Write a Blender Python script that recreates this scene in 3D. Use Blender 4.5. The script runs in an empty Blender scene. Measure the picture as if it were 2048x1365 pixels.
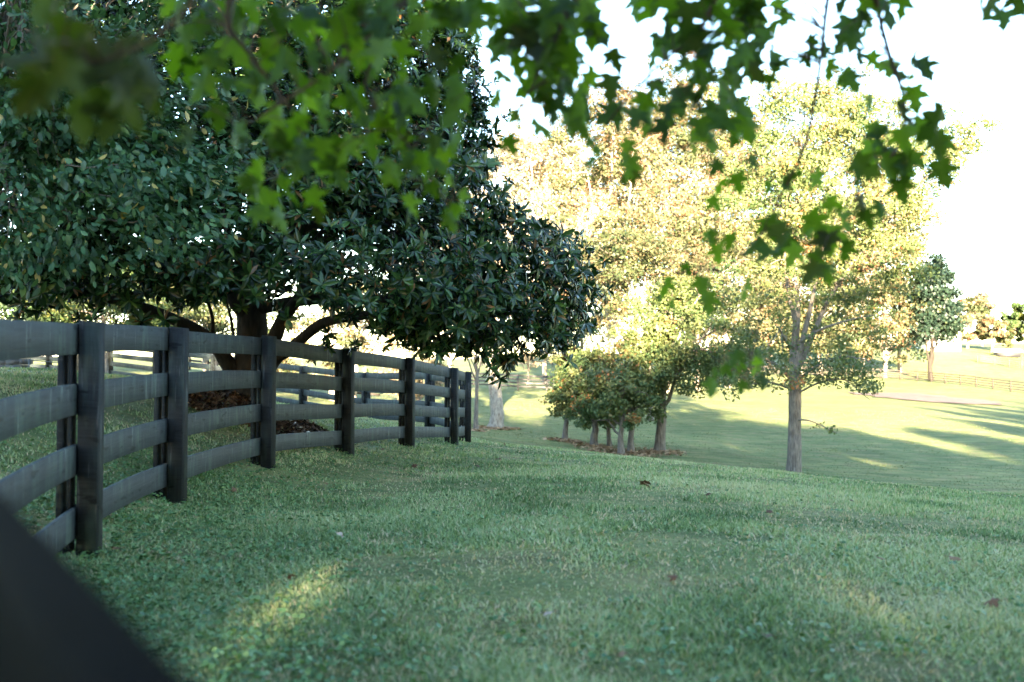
import bpy, math, random
import numpy as np
from mathutils import Vector, Matrix

R = math.radians
C = bpy.context.scene.collection
SC = bpy.context.scene

# ------------------------------------------------------------------ camera, sky, sun, exposure
E = 1.2                       # eye height
F = 1991.0                    # focal length in photo pixels (2048 wide), a 35 mm lens
TILT = R(1.52)
cam_d = bpy.data.cameras.new('camera')
cam_d.lens = 35.0
cam_d.sensor_width = 36.0
cam_d.clip_start = 0.05
cam_d.clip_end = 4000
cam_d.dof.use_dof = True
cam_d.dof.focus_distance = 12.0
cam_d.dof.aperture_fstop = 2.0
cam = bpy.data.objects.new('camera', cam_d)
cam.location = (0, 0, E)
cam.rotation_euler = (math.pi / 2 + TILT, 0, 0)
C.objects.link(cam)
SC.camera = cam

SUN_EL, SUN_AZ = R(10.0), R(0.4)          # low sun behind the camera
SUN_DIR = Vector((-math.sin(SUN_AZ) * math.cos(SUN_EL), -math.cos(SUN_AZ) * math.cos(SUN_EL), math.sin(SUN_EL)))
world = bpy.data.worlds.new('World')
SC.world = world
world.use_nodes = True
wn = world.node_tree
bg = wn.nodes['Background']
sky = wn.nodes.new('ShaderNodeTexSky')
sky.sky_type = 'NISHITA'
sky.sun_disc = False
sky.sun_elevation = SUN_EL
sky.sun_rotation = math.pi + SUN_AZ
sky.air_density = 1.0
sky.dust_density = 0.2
sky.ozone_density = 1.5
wn.links.new(sky.outputs[0], bg.inputs[0])
bg.inputs[1].default_value = 0.06
sun_d = bpy.data.lights.new('sun', 'SUN')
sun_d.energy = 5.0
sun_d.angle = R(0.5)
sun_d.color = (1.0, 0.80, 0.54)
sun = bpy.data.objects.new('sun', sun_d)
sun.rotation_euler = SUN_DIR.to_track_quat('Z', 'Y').to_euler()
C.objects.link(sun)
SC.view_settings.view_transform = 'Standard'
SC.view_settings.look = 'None'
SC.view_settings.gamma = 1.0
SC.view_settings.use_curve_mapping = False
SC.view_settings.exposure = 4.7
try:
    SC.cycles.use_denoising = True
    SC.cycles.max_bounces = 6
    SC.cycles.diffuse_bounces = 3
    SC.cycles.glossy_bounces = 2
    SC.cycles.transmission_bounces = 3
    SC.cycles.transparent_max_bounces = 4
    SC.cycles.caustics_reflective = False
    SC.cycles.caustics_refractive = False
except Exception:
    pass

# ------------------------------------------------------------------ helpers
rng = np.random.default_rng(7)
random.seed(7)


def P(px, py, D):
    """photo pixel at depth D metres -> world point"""
    u, v = px - 1024.0, 682.5 - py
    y = F * math.cos(TILT) - v * math.sin(TILT)
    z = F * math.sin(TILT) + v * math.cos(TILT)
    s = D / y
    return np.array((u * s, D, E + z * s))


def nrm(a):
    return a / np.maximum(np.linalg.norm(a, axis=-1, keepdims=True), 1e-9)


class Noise:
    def __init__(self, seed, n=64):
        self.n = n
        self.t = np.random.default_rng(seed).random((n, n))

    def __call__(self, x, y, s=1.0):
        x, y = np.asarray(x) / s, np.asarray(y) / s
        xi, yi = np.floor(x).astype(int), np.floor(y).astype(int)
        fx, fy = x - xi, y - yi
        fx, fy = fx * fx * (3 - 2 * fx), fy * fy * (3 - 2 * fy)
        t, n = self.t, self.n
        a, b = t[xi % n, yi % n], t[(xi + 1) % n, yi % n]
        c, d = t[xi % n, (yi + 1) % n], t[(xi + 1) % n, (yi + 1) % n]
        return (a * (1 - fx) + b * fx) * (1 - fy) + (c * (1 - fx) + d * fx) * fy


NZ1, NZ2, NZ3 = Noise(1), Noise(2), Noise(3)


def tag(o, label=None, cat=None, group=None, kind=None):
    if label: o['label'] = label
    if cat: o['category'] = cat
    if group: o['group'] = group
    if kind: o['kind'] = kind
    return o


def empty(name, loc, label, cat, group=None, rz=0.0):
    o = bpy.data.objects.new(name, None)
    o.empty_display_size = 0.2
    o.location = [float(c) for c in loc]
    o.rotation_euler = (0, 0, rz)
    C.objects.link(o)
    return tag(o, label, cat, group)


def link(name, me, parent=None, origin=None):
    """mesh given in world coordinates; when parented, kept where it is"""
    o = bpy.data.objects.new(name, me)
    C.objects.link(o)
    if parent is not None:
        o.parent = parent
        m = Matrix.Translation(parent.location) if parent.parent is None else Matrix.Identity(4)
        if parent.parent is None and parent.type == 'EMPTY':
            o.matrix_parent_inverse = (Matrix.Translation(parent.location) @ parent.rotation_euler.to_matrix().to_4x4()).inverted()
    return o


def np_mesh(name, verts, polys, mat, tint=None, uvw=None, smooth=False):
    """polys: list of (n,k) int arrays"""
    me = bpy.data.meshes.new(name)
    nv = len(verts)
    me.vertices.add(nv)
    me.vertices.foreach_set('co', np.asarray(verts, dtype=np.float32).ravel())
    nl = sum(p.size for p in polys)
    npoly = sum(len(p) for p in polys)
    me.loops.add(nl)
    me.polygons.add(npoly)
    me.loops.foreach_set('vertex_index', np.concatenate([p.ravel() for p in polys]).astype(np.int32))
    starts, off = [], 0
    for p in polys:
        starts.append(off + np.arange(len(p)) * p.shape[1])
        off += p.size
    me.polygons.foreach_set('loop_start', np.concatenate(starts).astype(np.int32))
    if smooth:
        me.polygons.foreach_set('use_smooth', np.ones(npoly, dtype=bool))
    if tint is not None:
        a = me.attributes.new('tint', 'FLOAT', 'POINT')
        a.data.foreach_set('value', np.asarray(tint, dtype=np.float32))
    if uvw is not None:
        a = me.attributes.new('uvw', 'FLOAT_VECTOR', 'POINT')
        a.data.foreach_set('vector', np.asarray(uvw, dtype=np.float32).ravel())
    me.update(calc_edges=True)
    me.validate()
    me.materials.append(mat)
    return me


class MB:
    def __init__(self):
        self.v, self.q, self.t, self.u, self.n = [], [], [], [], 0

    def add(self, verts, quads=(), tris=(), uvw=None):
        verts = np.asarray(verts, dtype=float)
        self.v.append(verts)
        self.u.append(np.asarray(uvw, dtype=float) if uvw is not None else verts)
        if len(quads): self.q.append(np.asarray(quads, dtype=int) + self.n)
        if len(tris): self.t.append(np.asarray(tris, dtype=int) + self.n)
        self.n += len(verts)
        return self

    def sweep(self, path, side, up, sec, cap=True, uvoff=0.0):
        """section points (a along side, b along up) swept along path; side/up one per path point"""
        path, side, up = (np.asarray(k, dtype=float) for k in (path, side, up))
        n, k = len(path), len(sec)
        sec = np.asarray(sec, dtype=float)
        L = np.concatenate([[0], np.cumsum(np.linalg.norm(np.diff(path, axis=0), axis=1))])
        vs = path[:, None, :] + side[:, None, :] * sec[None, :, 0:1] + up[:, None, :] * sec[None, :, 1:2]
        uv = np.stack([np.repeat(L[:, None], k, 1) + uvoff, np.repeat(sec[None, :, 1], n, 0), np.repeat(sec[None, :, 0], n, 0) + uvoff], -1)
        q = []
        for i in range(n - 1):
            for j in range(k):
                j2 = (j + 1) % k
                q.append((i * k + j, i * k + j2, (i + 1) * k + j2, (i + 1) * k + j))
        tr = []
        if cap:
            for j in range(1, k - 1):
                tr.append((0, j + 1, j))
                b = (n - 1) * k
                tr.append((b, b + j, b + j + 1))
        return self.add(vs.reshape(-1, 3), q, tr, uv.reshape(-1, 3))

    def tube(self, path, radii, k=8, rough=0.0, seed=0):
        path = np.asarray(path, dtype=float)
        n = len(path)
        tan = nrm(np.gradient(path, axis=0))
        ref = np.where(np.abs(tan[:, 2:3]) > 0.9, np.array([[1.0, 0, 0]]), np.array([[0, 0, 1.0]]))
        s = nrm(np.cross(tan, ref))
        for i in range(1, n):                     # keep the frame from flipping
            s[i] = s[i - 1] - tan[i] * np.dot(s[i - 1], tan[i])
            s[i] /= max(np.linalg.norm(s[i]), 1e-6)
        u = np.cross(tan, s)
        a = np.arange(k) / k * 2 * math.pi
        rr = np.asarray(radii)[:, None] * np.ones(k)[None]
        if rough:
            rr = rr * (1 + rough * (np.random.default_rng(seed).random((n, k)) - .5))
        vs = path[:, None] + rr[..., None] * (np.cos(a)[None, :, None] * s[:, None] + np.sin(a)[None, :, None] * u[:, None])
        q = [(i * k + j, i * k + (j + 1) % k, (i + 1) * k + (j + 1) % k, (i + 1) * k + j) for i in range(n - 1) for j in range(k)]
        tr = [((n - 1) * k, (n - 1) * k + j, (n - 1) * k + j + 1) for j in range(1, k - 1)]
        return self.add(vs.reshape(-1, 3), q, tr)

    def box(self, c, s, rz=0.0):
        c = np.asarray(c, float)
        sx, sy, sz = [k / 2 for k in s]
        p = np.array([(x, y, z) for z in (-sz, sz) for (x, y) in ((-sx, -sy), (sx, -sy), (sx, sy), (-sx, sy))])
        m = np.array([[math.cos(rz), -math.sin(rz), 0], [math.sin(rz), math.cos(rz), 0], [0, 0, 1]])
        return self.add(p @ m.T + c, [(0, 3, 2, 1), (4, 5, 6, 7), (0, 1, 5, 4), (1, 2, 6, 5), (2, 3, 7, 6), (3, 0, 4, 7)], uvw=p)

    def mesh(self, name, mat, smooth=False):
        polys = []
        if self.q: polys.append(np.concatenate(self.q))
        if self.t: polys.append(np.concatenate(self.t))
        return np_mesh(name, np.concatenate(self.v), polys, mat, uvw=np.concatenate(self.u), smooth=smooth)

    def build(self, name, mat, parent=None, smooth=False):
        return link(name, self.mesh(name, mat, smooth), parent)


def chamfer(a, b, c=0.006, a0=None, b0=None):
    """rectangle section a x b with cut corners"""
    a0 = -a / 2 if a0 is None else a0
    b0 = -b / 2 if b0 is None else b0
    a1, b1 = a0 + a, b0 + b
    return [(a0 + c, b0), (a1 - c, b0), (a1, b0 + c), (a1, b1 - c), (a1 - c, b1), (a0 + c, b1), (a0, b1 - c), (a0, b0 + c)]


# ------------------------------------------------------------------ materials
def new_mat(name):
    m = bpy.data.materials.new(name)
    m.use_nodes = True
    nt = m.node_tree
    return m, nt, nt.nodes['Principled BSDF'], nt.nodes['Material Output']


def ramp(nt, stops, fac=None, interp='LINEAR'):
    r = nt.nodes.new('ShaderNodeValToRGB')
    r.color_ramp.interpolation = interp
    els = r.color_ramp.elements
    while len(els) < len(stops):
        els.new(0.5)
    for e, (p, c) in zip(els, stops):
        e.position = p
        e.color = (*c, 1)
    if fac is not None:
        nt.links.new(fac, r.inputs[0])
    return r


def noise(nt, vec=None, scale=5.0, detail=4.0, rough=0.55, dist=0.0, mapping=None):
    n = nt.nodes.new('ShaderNodeTexNoise')
    n.inputs['Scale'].default_value = scale
    n.inputs['Detail'].default_value = detail
    n.inputs['Roughness'].default_value = rough
    n.inputs['Distortion'].default_value = dist
    if mapping is not None and vec is not None:
        mp = nt.nodes.new('ShaderNodeMapping')
        mp.inputs['Scale'].default_value = mapping
        nt.links.new(vec, mp.inputs[0])
        vec = mp.outputs[0]
    if vec is not None:
        nt.links.new(vec, n.inputs['Vector'])
    return n


def mix(nt, a, b, fac, blend='MIX'):
    m = nt.nodes.new('ShaderNodeMix')
    m.data_type = 'RGBA'
    m.blend_type = blend
    for sock, val in ((m.inputs[0], fac), (m.inputs[6], a), (m.inputs[7], b)):
        if isinstance(val, bpy.types.NodeSocket):
            nt.links.new(val, sock)
        elif isinstance(val, (int, float)):
            sock.default_value = val
        else:
            sock.default_value = (*val, 1)
    return m.outputs[2]


def attr(nt, name):
    a = nt.nodes.new('ShaderNodeAttribute')
    a.attribute_name = name
    return a


def bump(nt, h, bsdf, strength=0.4, dist=0.02):
    b = nt.nodes.new('ShaderNodeBump')
    b.inputs['Strength'].default_value = strength
    b.inputs['Distance'].default_value = dist
    nt.links.new(h, b.inputs['Height'])
    nt.links.new(b.outputs[0], bsdf.inputs['Normal'])


def leaf_mat(name, stops, trans=0.35, rough=0.5, spec=0.4, tcol=None, use_object=False, tgain=1.0):
    m, nt, b, out = new_mat(name)
    if use_object:
        oi = nt.nodes.new('ShaderNodeObjectInfo')
        r = ramp(nt, stops, oi.outputs['Random'])
    else:
        r = ramp(nt, stops, attr(nt, 'tint').outputs['Fac'])
    nt.links.new(r.outputs[0], b.inputs['Base Color'])
    b.inputs['Roughness'].default_value = rough
    b.inputs['Specular IOR Level'].default_value = spec
    tr = nt.nodes.new('ShaderNodeBsdfTranslucent')
    if tcol is None:
        col = mix(nt, r.outputs[0], (1.0 * tgain, 1.0 * tgain, .55 * tgain), 1.0, 'MULTIPLY')
        nt.links.new(col, tr.inputs[0])
    else:
        r2 = ramp(nt, tcol, r.inputs[0].links[0].from_socket)
        nt.links.new(r2.outputs[0], tr.inputs[0])
    ms = nt.nodes.new('ShaderNodeMixShader')
    ms.inputs[0].default_value = trans
    nt.links.new(b.outputs[0], ms.inputs[1])
    nt.links.new(tr.outputs[0], ms.inputs[2])
    nt.links.new(ms.outputs[0], out.inputs[0])
    return m


def wood_mat(name, base, streak, green, amt=0.5, rough=0.6, spec=0.18):
    m, nt, b, out = new_mat(name)
    uv = attr(nt, 'uvw').outputs['Vector']
    oi = nt.nodes.new('ShaderNodeObjectInfo')
    off = nt.nodes.new('ShaderNodeVectorMath')
    off.operation = 'MULTIPLY_ADD'
    nt.links.new(oi.outputs['Random'], off.inputs[0])
    off.inputs[1].default_value = (37.0, 11.0, 5.0)
    nt.links.new(uv, off.inputs[2])
    uv = off.outputs[0]
    grain = noise(nt, uv, 1.0, 8, 0.65, 0.6, mapping=(3.0, 70.0, 70.0))
    drip = noise(nt, uv, 1.0, 5, 0.6, 0.2, mapping=(16.0, 1.6, 16.0))
    blot = noise(nt, uv, 2.4, 5, 0.6)
    c0 = ramp(nt, [(0.25, tuple(k * 0.55 for k in base)), (0.55, base), (0.8, tuple(k * 1.5 for k in base))], grain.outputs[0])
    f1 = ramp(nt, [(0.44, (0, 0, 0)), (0.64, (1, 1, 1))], drip.outputs[0])
    f2 = ramp(nt, [(0.38, (0, 0, 0)), (0.60, (1, 1, 1))], blot.outputs[0])
    fm = mix(nt, f1.outputs[0], f2.outputs[0], 1.0, 'MULTIPLY')
    fa = mix(nt, (0, 0, 0), fm, amt)
    c1 = mix(nt, c0.outputs[0], green, fa)
    drip2 = noise(nt, uv, 1.0, 4, 0.6, 0.1, mapping=(30.0, 2.2, 30.0))
    f3 = ramp(nt, [(0.60, (0, 0, 0)), (0.72, (1, 1, 1))], drip2.outputs[0])
    f3b = mix(nt, (0, 0, 0), f3.outputs[0], amt * 0.6)
    c2 = mix(nt, c1, streak, f3b)
    kv = noise(nt, uv, 3.0, 2, 0.5, mapping=(2.0, 6.0, 6.0))
    kf = ramp(nt, [(0.64, (0, 0, 0)), (0.70, (.8, .8, .8))], kv.outputs[0])
    c3 = mix(nt, c2, tuple(k * .35 for k in base), kf.outputs[0])
    nt.links.new(c3, b.inputs['Base Color'])
    b.inputs['Roughness'].default_value = rough
    b.inputs['Specular IOR Level'].default_value = spec
    bump(nt, grain.outputs[0], b, 0.5, 0.004)
    return m


def bark_mat(name, stops, scale=6.0, stretch=(1, 1, 0.2), bstr=0.7, patch=None):
    m, nt, b, out = new_mat(name)
    uv = attr(nt, 'uvw').outputs['Vector']
    n1 = noise(nt, uv, scale, 8, 0.65, 0.3, mapping=stretch)
    r = ramp(nt, stops, n1.outputs[0])
    col = r.outputs[0]
    if patch is not None:
        n2 = noise(nt, uv, 2.2, 5, 0.6)
        f = ramp(nt, [(0.48, (0, 0, 0)), (0.6, (1, 1, 1))], n2.outputs[0])
        col = mix(nt, col, patch, f.outputs[0])
    nt.links.new(col, b.inputs['Base Color'])
    b.inputs['Roughness'].default_value = 0.85
    b.inputs['Specular IOR Level'].default_value = 0.2
    bump(nt, n1.outputs[0], b, bstr, 0.03)
    return m


def flat_mat(name, col, rough=0.7, var=0.25, scale=6.0):
    m, nt, b, out = new_mat(name)
    tc = nt.nodes.new('ShaderNodeTexCoord')
    n = noise(nt, tc.outputs['Object'], scale, 5, 0.6)
    r = ramp(nt, [(0.3, tuple(k * (1 - var) for k in col)), (0.7, tuple(min(1, k * (1 + var)) for k in col))], n.outputs[0])
    nt.links.new(r.outputs[0], b.inputs['Base Color'])
    b.inputs['Roughness'].default_value = rough
    return m


def ground_mat():
    m, nt, b, out = new_mat('lawn_ground')
    tc = nt.nodes.new('ShaderNodeTexCoord')
    ob = tc.outputs['Object']
    big = noise(nt, ob, 0.12, 5, 0.6)
    mid = noise(nt, ob, 1.1, 6, 0.65)
    fine = noise(nt, ob, 26.0, 6, 0.7)
    str1 = noise(nt, ob, 1.0, 6, 0.7, 0.4, mapping=(0.55, 2.6, 1.0))
    r4 = ramp(nt, [(0.36, (0.62, 0.66, 0.60)), (0.5, (1.0, 1.0, 1.0)), (0.66, (1.35, 1.28, 1.15))], str1.outputs[0])
    r1 = ramp(nt, [(0.30, (0.085, 0.125, 0.046)), (0.50, (0.130, 0.155, 0.060)), (0.64, (0.185, 0.172, 0.082)), (0.76, (0.20, 0.155, 0.090))], mid.outputs[0])
    r2 = ramp(nt, [(0.35, (0.75, 0.8, 0.75)), (0.65, (1.2, 1.15, 1.1))], big.outputs[0])
    r3 = ramp(nt, [(0.25, (0.45, 0.45, 0.4)), (0.5, (1.0, 1.0, 1.0)), (0.78, (1.5, 1.5, 1.35))], fine.outputs[0])
    c = mix(nt, r1.outputs[0], r2.outputs[0], 1.0, 'MULTIPLY')
    c = mix(nt, c, r3.outputs[0], 1.0, 'MULTIPLY')
    c = mix(nt, c, r4.outputs[0], 1.0, 'MULTIPLY')
    nt.links.new(c, b.inputs['Base Color'])
    b.inputs['Roughness'].default_value = 0.9
    b.inputs['Specular IOR Level'].default_value = 0.15
    bump(nt, fine.outputs[0], b, 0.9, 0.05)
    return m


M = {}
M['ground'] = ground_mat()
M['grass'] = leaf_mat('grass_blade', [(0.0, (0.060, 0.115, 0.038)), (0.30, (0.165, 0.255, 0.098)), (0.65, (0.300, 0.375, 0.175)), (0.84, (0.41, 0.41, 0.23)), (0.9, (0.43, 0.34, 0.20)), (1.0, (0.54, 0.42, 0.28))], 0.25, 0.5, 0.35)
M['pasture'] = leaf_mat('pasture_blade', [(0.0, (0.055, 0.085, 0.030)), (0.45, (0.105, 0.130, 0.048)), (0.8, (0.160, 0.165, 0.070)), (1.0, (0.24, 0.20, 0.11))], 0.2, 0.7, 0.2)
M['mapleshade'] = leaf_mat('shaded_olive_maple_leaf', [(0.0, (0.020, 0.030, 0.006)), (1.0, (0.036, 0.056, 0.010))], 0.5, 0.5, 0.2, tcol=[(0.0, (0.035, 0.050, 0.003)), (1.0, (0.060, 0.100, 0.005))], use_object=True)  # olive leaf tone, darkened to stand in for shade from foliage above
M['clover'] = leaf_mat('clover_leaf', [(0.0, (0.040, 0.105, 0.035)), (0.6, (0.080, 0.175, 0.058)), (1.0, (0.16, 0.25, 0.08))], 0.25, 0.45, 0.4)
M['fence'] = wood_mat('weathered_black_fence', (0.033, 0.039, 0.043), (0.26, 0.30, 0.28), (0.065, 0.094, 0.076), 0.65, 0.6, 0.15)
M['post'] = wood_mat('black_fence_post', (0.015, 0.0165, 0.018), (0.10, 0.11, 0.11), (0.034, 0.046, 0.039), 0.9, 0.7, 0.10)
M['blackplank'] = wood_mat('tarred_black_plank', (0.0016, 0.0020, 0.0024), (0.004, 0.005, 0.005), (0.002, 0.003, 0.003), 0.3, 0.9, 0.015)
M['farfence'] = wood_mat('dark_far_fence', (0.050, 0.046, 0.045), (0.12, 0.12, 0.12), (0.07, 0.075, 0.07), 0.4, 0.7)
M['greyfence'] = wood_mat('grey_far_fence', (0.036, 0.030, 0.026), (0.06, 0.053, 0.046), (0.045, 0.039, 0.034), 0.4, 0.7)
M['bark'] = bark_mat('grey_brown_bark', [(0.3, (0.055, 0.045, 0.035)), (0.55, (0.16, 0.135, 0.11)), (0.75, (0.26, 0.23, 0.19))], 7.0, (3, 3, 0.5))
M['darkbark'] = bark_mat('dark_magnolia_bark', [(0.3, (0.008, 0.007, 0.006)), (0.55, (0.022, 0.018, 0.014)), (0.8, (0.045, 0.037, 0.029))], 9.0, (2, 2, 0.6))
M['palebark'] = bark_mat('pale_sycamore_bark', [(0.3, (0.09, 0.075, 0.055)), (0.5, (0.24, 0.21, 0.17)), (0.75, (0.38, 0.34, 0.28))], 5.0, (2, 2, 0.8), 0.6)
M['twig'] = bark_mat('maple_twig_bark', [(0.3, (0.035, 0.024, 0.018)), (0.7, (0.10, 0.07, 0.05))], 30.0, (1, 1, 1), 0.4)
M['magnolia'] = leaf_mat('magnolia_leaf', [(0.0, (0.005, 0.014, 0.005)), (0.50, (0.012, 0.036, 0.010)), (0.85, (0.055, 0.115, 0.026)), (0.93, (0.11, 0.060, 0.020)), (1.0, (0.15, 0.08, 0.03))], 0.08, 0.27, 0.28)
M['broad'] = leaf_mat('ovate_leaf', [(0.0, (0.018, 0.055, 0.022)), (0.6, (0.040, 0.105, 0.040)), (0.93, (0.085, 0.165, 0.05)), (0.96, (0.30, 0.24, 0.06)), (1.0, (0.42, 0.32, 0.10))], 0.25, 0.42, 0.5)
M['maple'] = leaf_mat('maple_leaf', [(0.0, (0.016, 0.045, 0.006)), (0.5, (0.028, 0.075, 0.009)), (0.93, (0.045, 0.090, 0.012)), (1.0, (0.045, 0.075, 0.055))], 0.55, 0.45, 0.25,
                      tcol=[(0.0, (0.034, 0.070, 0.003)), (0.35, (0.078, 0.160, 0.004)), (0.7, (0.135, 0.26, 0.006)), (1.0, (0.20, 0.35, 0.010))], use_object=True)
M['maplecrown'] = leaf_mat('maple_crown_leaf', [(0.0, (0.022, 0.060, 0.012)), (1.0, (0.055, 0.105, 0.022))], 0.4, 0.45, 0.4)
M['yellow'] = leaf_mat('yellow_green_leaf', [(0.0, (0.018, 0.032, 0.011)), (0.4, (0.048, 0.060, 0.022)), (0.75, (0.10, 0.090, 0.044)), (0.93, (0.15, 0.108, 0.062)), (1.0, (0.17, 0.085, 0.046))], 0.3, 0.55, 0.3)
M['pale'] = leaf_mat('pale_leaf', [(0.0, (0.07, 0.07, 0.038)), (0.5, (0.15, 0.13, 0.085)), (0.85, (0.24, 0.19, 0.13)), (1.0, (0.25, 0.14, 0.08))], 0.3, 0.55, 0.3)
M['autumn'] = leaf_mat('turning_leaf', [(0.0, (0.045, 0.082, 0.028)), (0.45, (0.105, 0.135, 0.045)), (0.80, (0.150, 0.150, 0.062)), (0.92, (0.22, 0.140, 0.050)), (1.0, (0.34, 0.13, 0.045))], 0.3, 0.55, 0.3)
M['green'] = leaf_mat('mid_green_leaf', [(0.0, (0.030, 0.060, 0.022)), (0.6, (0.060, 0.095, 0.030)), (1.0, (0.12, 0.125, 0.035))], 0.3, 0.55, 0.3)
M['dark'] = leaf_mat('dark_green_leaf', [(0.0, (0.006, 0.016, 0.012)), (0.7, (0.016, 0.032, 0.018)), (1.0, (0.05, 0.06, 0.02))], 0.2, 0.5, 0.3)
M['mulch'] = leaf_mat('brown_mulch', [(0.0, (0.025, 0.015, 0.010)), (0.5, (0.075, 0.042, 0.026)), (0.85, (0.13, 0.075, 0.045)), (1.0, (0.22, 0.17, 0.12))], 0.02, 0.8, 0.2)
M['straw'] = leaf_mat('pine_straw', [(0.0, (0.16, 0.10, 0.06)), (0.5, (0.32, 0.21, 0.12)), (1.0, (0.45, 0.31, 0.19))], 0.05, 0.8, 0.2)
M['soil'] = flat_mat('bare_red_soil', (0.055, 0.031, 0.027), 0.95, 0.35, 1.5)
M['fallen'] = leaf_mat('fallen_brown_leaf', [(0.0, (0.075, 0.036, 0.020)), (0.5, (0.125, 0.062, 0.034)), (1.0, (0.20, 0.125, 0.07))], 0.15, 0.7, 0.3, use_object=True)
M['fallenpale'] = flat_mat('fallen_pale_leaf', (0.30, 0.23, 0.18), 0.7, 0.2, 40)
M['white'] = flat_mat('white_paint', (0.78, 0.77, 0.74), 0.6, 0.04, 2.0)
M['roof'] = flat_mat('grey_roof', (0.42, 0.40, 0.38), 0.8, 0.15, 4.0)
M['glass'] = flat_mat('dark_window', (0.012, 0.012, 0.014), 0.6, 0.1, 3.0)
M['stone'] = flat_mat('dark_stone', (0.055, 0.055, 0.055), 0.85, 0.4, 5.0)
M['metal'] = flat_mat('dark_metal_rail', (0.03, 0.032, 0.033), 0.5, 0.1, 9.0)

# ------------------------------------------------------------------ terrain
GP = []   # ground control points (x, y, z)


def g(px, py, D):
    GP.append(tuple(P(px, py, D)))


FENCE = [(-62, 1400, 3.65), (178, 1117, 5.93), (354, 1006, 7.96), (536, 936, 10.6), (697, 911, 13.1), (820, 894, 15.7), (909, 889, 18.2), (936, 884, 19.9),
         (925, 878, 22.5), (864, 857, 25.0), (735, 845, 28.0), (609, 822, 31.0), (431, 790, 34.5), (315, 770, 38.0), (222, 757, 40.0), (100, 745, 42.5), (-40, 738, 45)]
for a in FENCE[1:]:
    g(*a)
for a in [(-62, 1400, 3.65), (500, 1365, 3.5), (1024, 1365, 3.5), (2048, 1365, 3.5), (1024, 1100, 6.0), (1600, 1100, 6.2), (2048, 1105, 6.4), (1024, 965, 10.4), (1500, 985, 10.5), (2048, 1020, 10.5),
          (2300, 1005, 13.5), (2048, 992, 14.0), (1580, 947, 18.0), (1200, 907, 21.0), (1060, 893, 20.5), (1250, 930, 15.0),
          # valley floor behind the crest
          (2048, 1000, 25.0), (1580, 975, 25.5), (1300, 940, 27.0), (1590, 953, 32.0), (2048, 975, 30.5), (2048, 930, 40), (1700, 925, 38), (1240, 911, 37), (1320, 904, 38), (1130, 881, 40), (990, 857, 48), (951, 862, 45),
          (1050, 835, 57), (1050, 782, 85), (1060, 733, 130), (1100, 715, 170),
          (1500, 880, 48), (1850, 880, 50), (2048, 870, 52), (1500, 815, 72), (1800, 815, 75), (2048, 830, 75), (1808, 761, 135), (2044, 787, 118), (1930, 770, 127), (1600, 770, 120), (1400, 760, 130),
          (1980, 745, 150), (1900, 702, 175), (2048, 702, 190), (1980, 690, 230),
          # left of the fence
          (10, 905, 8.0), (200, 870, 9.5), (490, 797, 13.5), (400, 800, 13.0), (590, 858, 13.6), (650, 850, 16.0), (711, 846, 18.0), (800, 856, 19), (100, 770, 12.0), (55, 739, 16.5), (-200, 735, 14), (-400, 760, 9), (250, 765, 20), (350, 790, 24),
          (560, 812, 27), (750, 840, 38), (650, 812, 48), (480, 790, 48), (400, 748, 60), (100, 730, 60), (100, 716, 100), (-300, 730, 60), (750, 757, 110), (750, 735, 200), (300, 725, 120)]:
    g(*a)
for a in [(0, 0, 0.08), (3, 0, 0.05), (-3, 0, 0.12), (8, -4, 0.0), (-8, -4, 0.4), (-12, 6, 0.9), (14, 8, -0.9), (20, 16, -1.9), (0, -15, 0.2), (-20, -15, 0.7), (25, -15, -0.4), (0, -40, 0.5), (-40, -40, 1), (40, -40, 0), (60, 20, -2.8), (-60, 20, 2.0),
          (90, 90, -2.0), (-60, 90, 2), (120, 220, 6), (0, 300, 4), (-120, 220, 5), (300, 300, 9), (-300, 300, 8), (300, -200, 2), (-300, -200, 4), (0, -300, 3), (0, 600, 7), (500, 600, 12), (-500, 600, 11)]:
    GP.append(a)
GP = np.array(GP)


def _tps(r2):
    return np.where(r2 > 1e-9, 0.5 * r2 * np.log(np.maximum(r2, 1e-9)), 0.0)


def _warp(x, y):
    """compress far distances so near control points keep their detail"""
    r = np.sqrt(x * x + y * y) + 1e-6
    s = np.log1p(r / 12.0) * 12.0 / r
    return x * s, y * s


_cx, _cy = _warp(GP[:, 0], GP[:, 1])
_n = len(GP)
_A = np.zeros((_n + 3, _n + 3))
_A[:_n, :_n] = _tps((_cx[:, None] - _cx[None]) ** 2 + (_cy[:, None] - _cy[None]) ** 2) + np.eye(_n) * 0.06
_A[:_n, _n:] = np.stack([np.ones(_n), _cx, _cy], 1)
_A[_n:, :_n] = _A[:_n, _n:].T
_w = np.linalg.solve(_A, np.concatenate([GP[:, 2], np.zeros(3)]))


def gz(x, y):
    x, y = np.atleast_1d(np.asarray(x, float)), np.atleast_1d(np.asarray(y, float))
    sh = x.shape
    a, b = _warp(x.ravel(), y.ravel())
    out = np.empty(a.size)
    for i in range(0, a.size, 20000):
        aa, bb = a[i:i + 20000], b[i:i + 20000]
        r2 = (aa[:, None] - _cx[None]) ** 2 + (bb[:, None] - _cy[None]) ** 2
        out[i:i + 20000] = _tps(r2) @ _w[:_n] + _w[_n] + _w[_n + 1] * aa + _w[_n + 2] * bb
    return out.reshape(sh)


def gz1(x, y):
    return float(gz([x], [y])[0])


def bumps(x, y):
    d = np.hypot(x, y)
    return (NZ1(x, y, 0.9) - .5) * 0.016 + (NZ2(x, y, 3.1) - .5) * 0.035


def ground_z(x, y):
    return gz(x, y) + bumps(x, y)


def axis_lines(lo, hi, step0, grow):
    out, v, s = [0.0], 0.0, step0
    while v < hi:
        v += s; s *= grow; out.append(v)
    v, s = 0.0, step0
    while v > lo:
        v -= s; s *= grow; out.append(v)
    return np.array(sorted(out))


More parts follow.
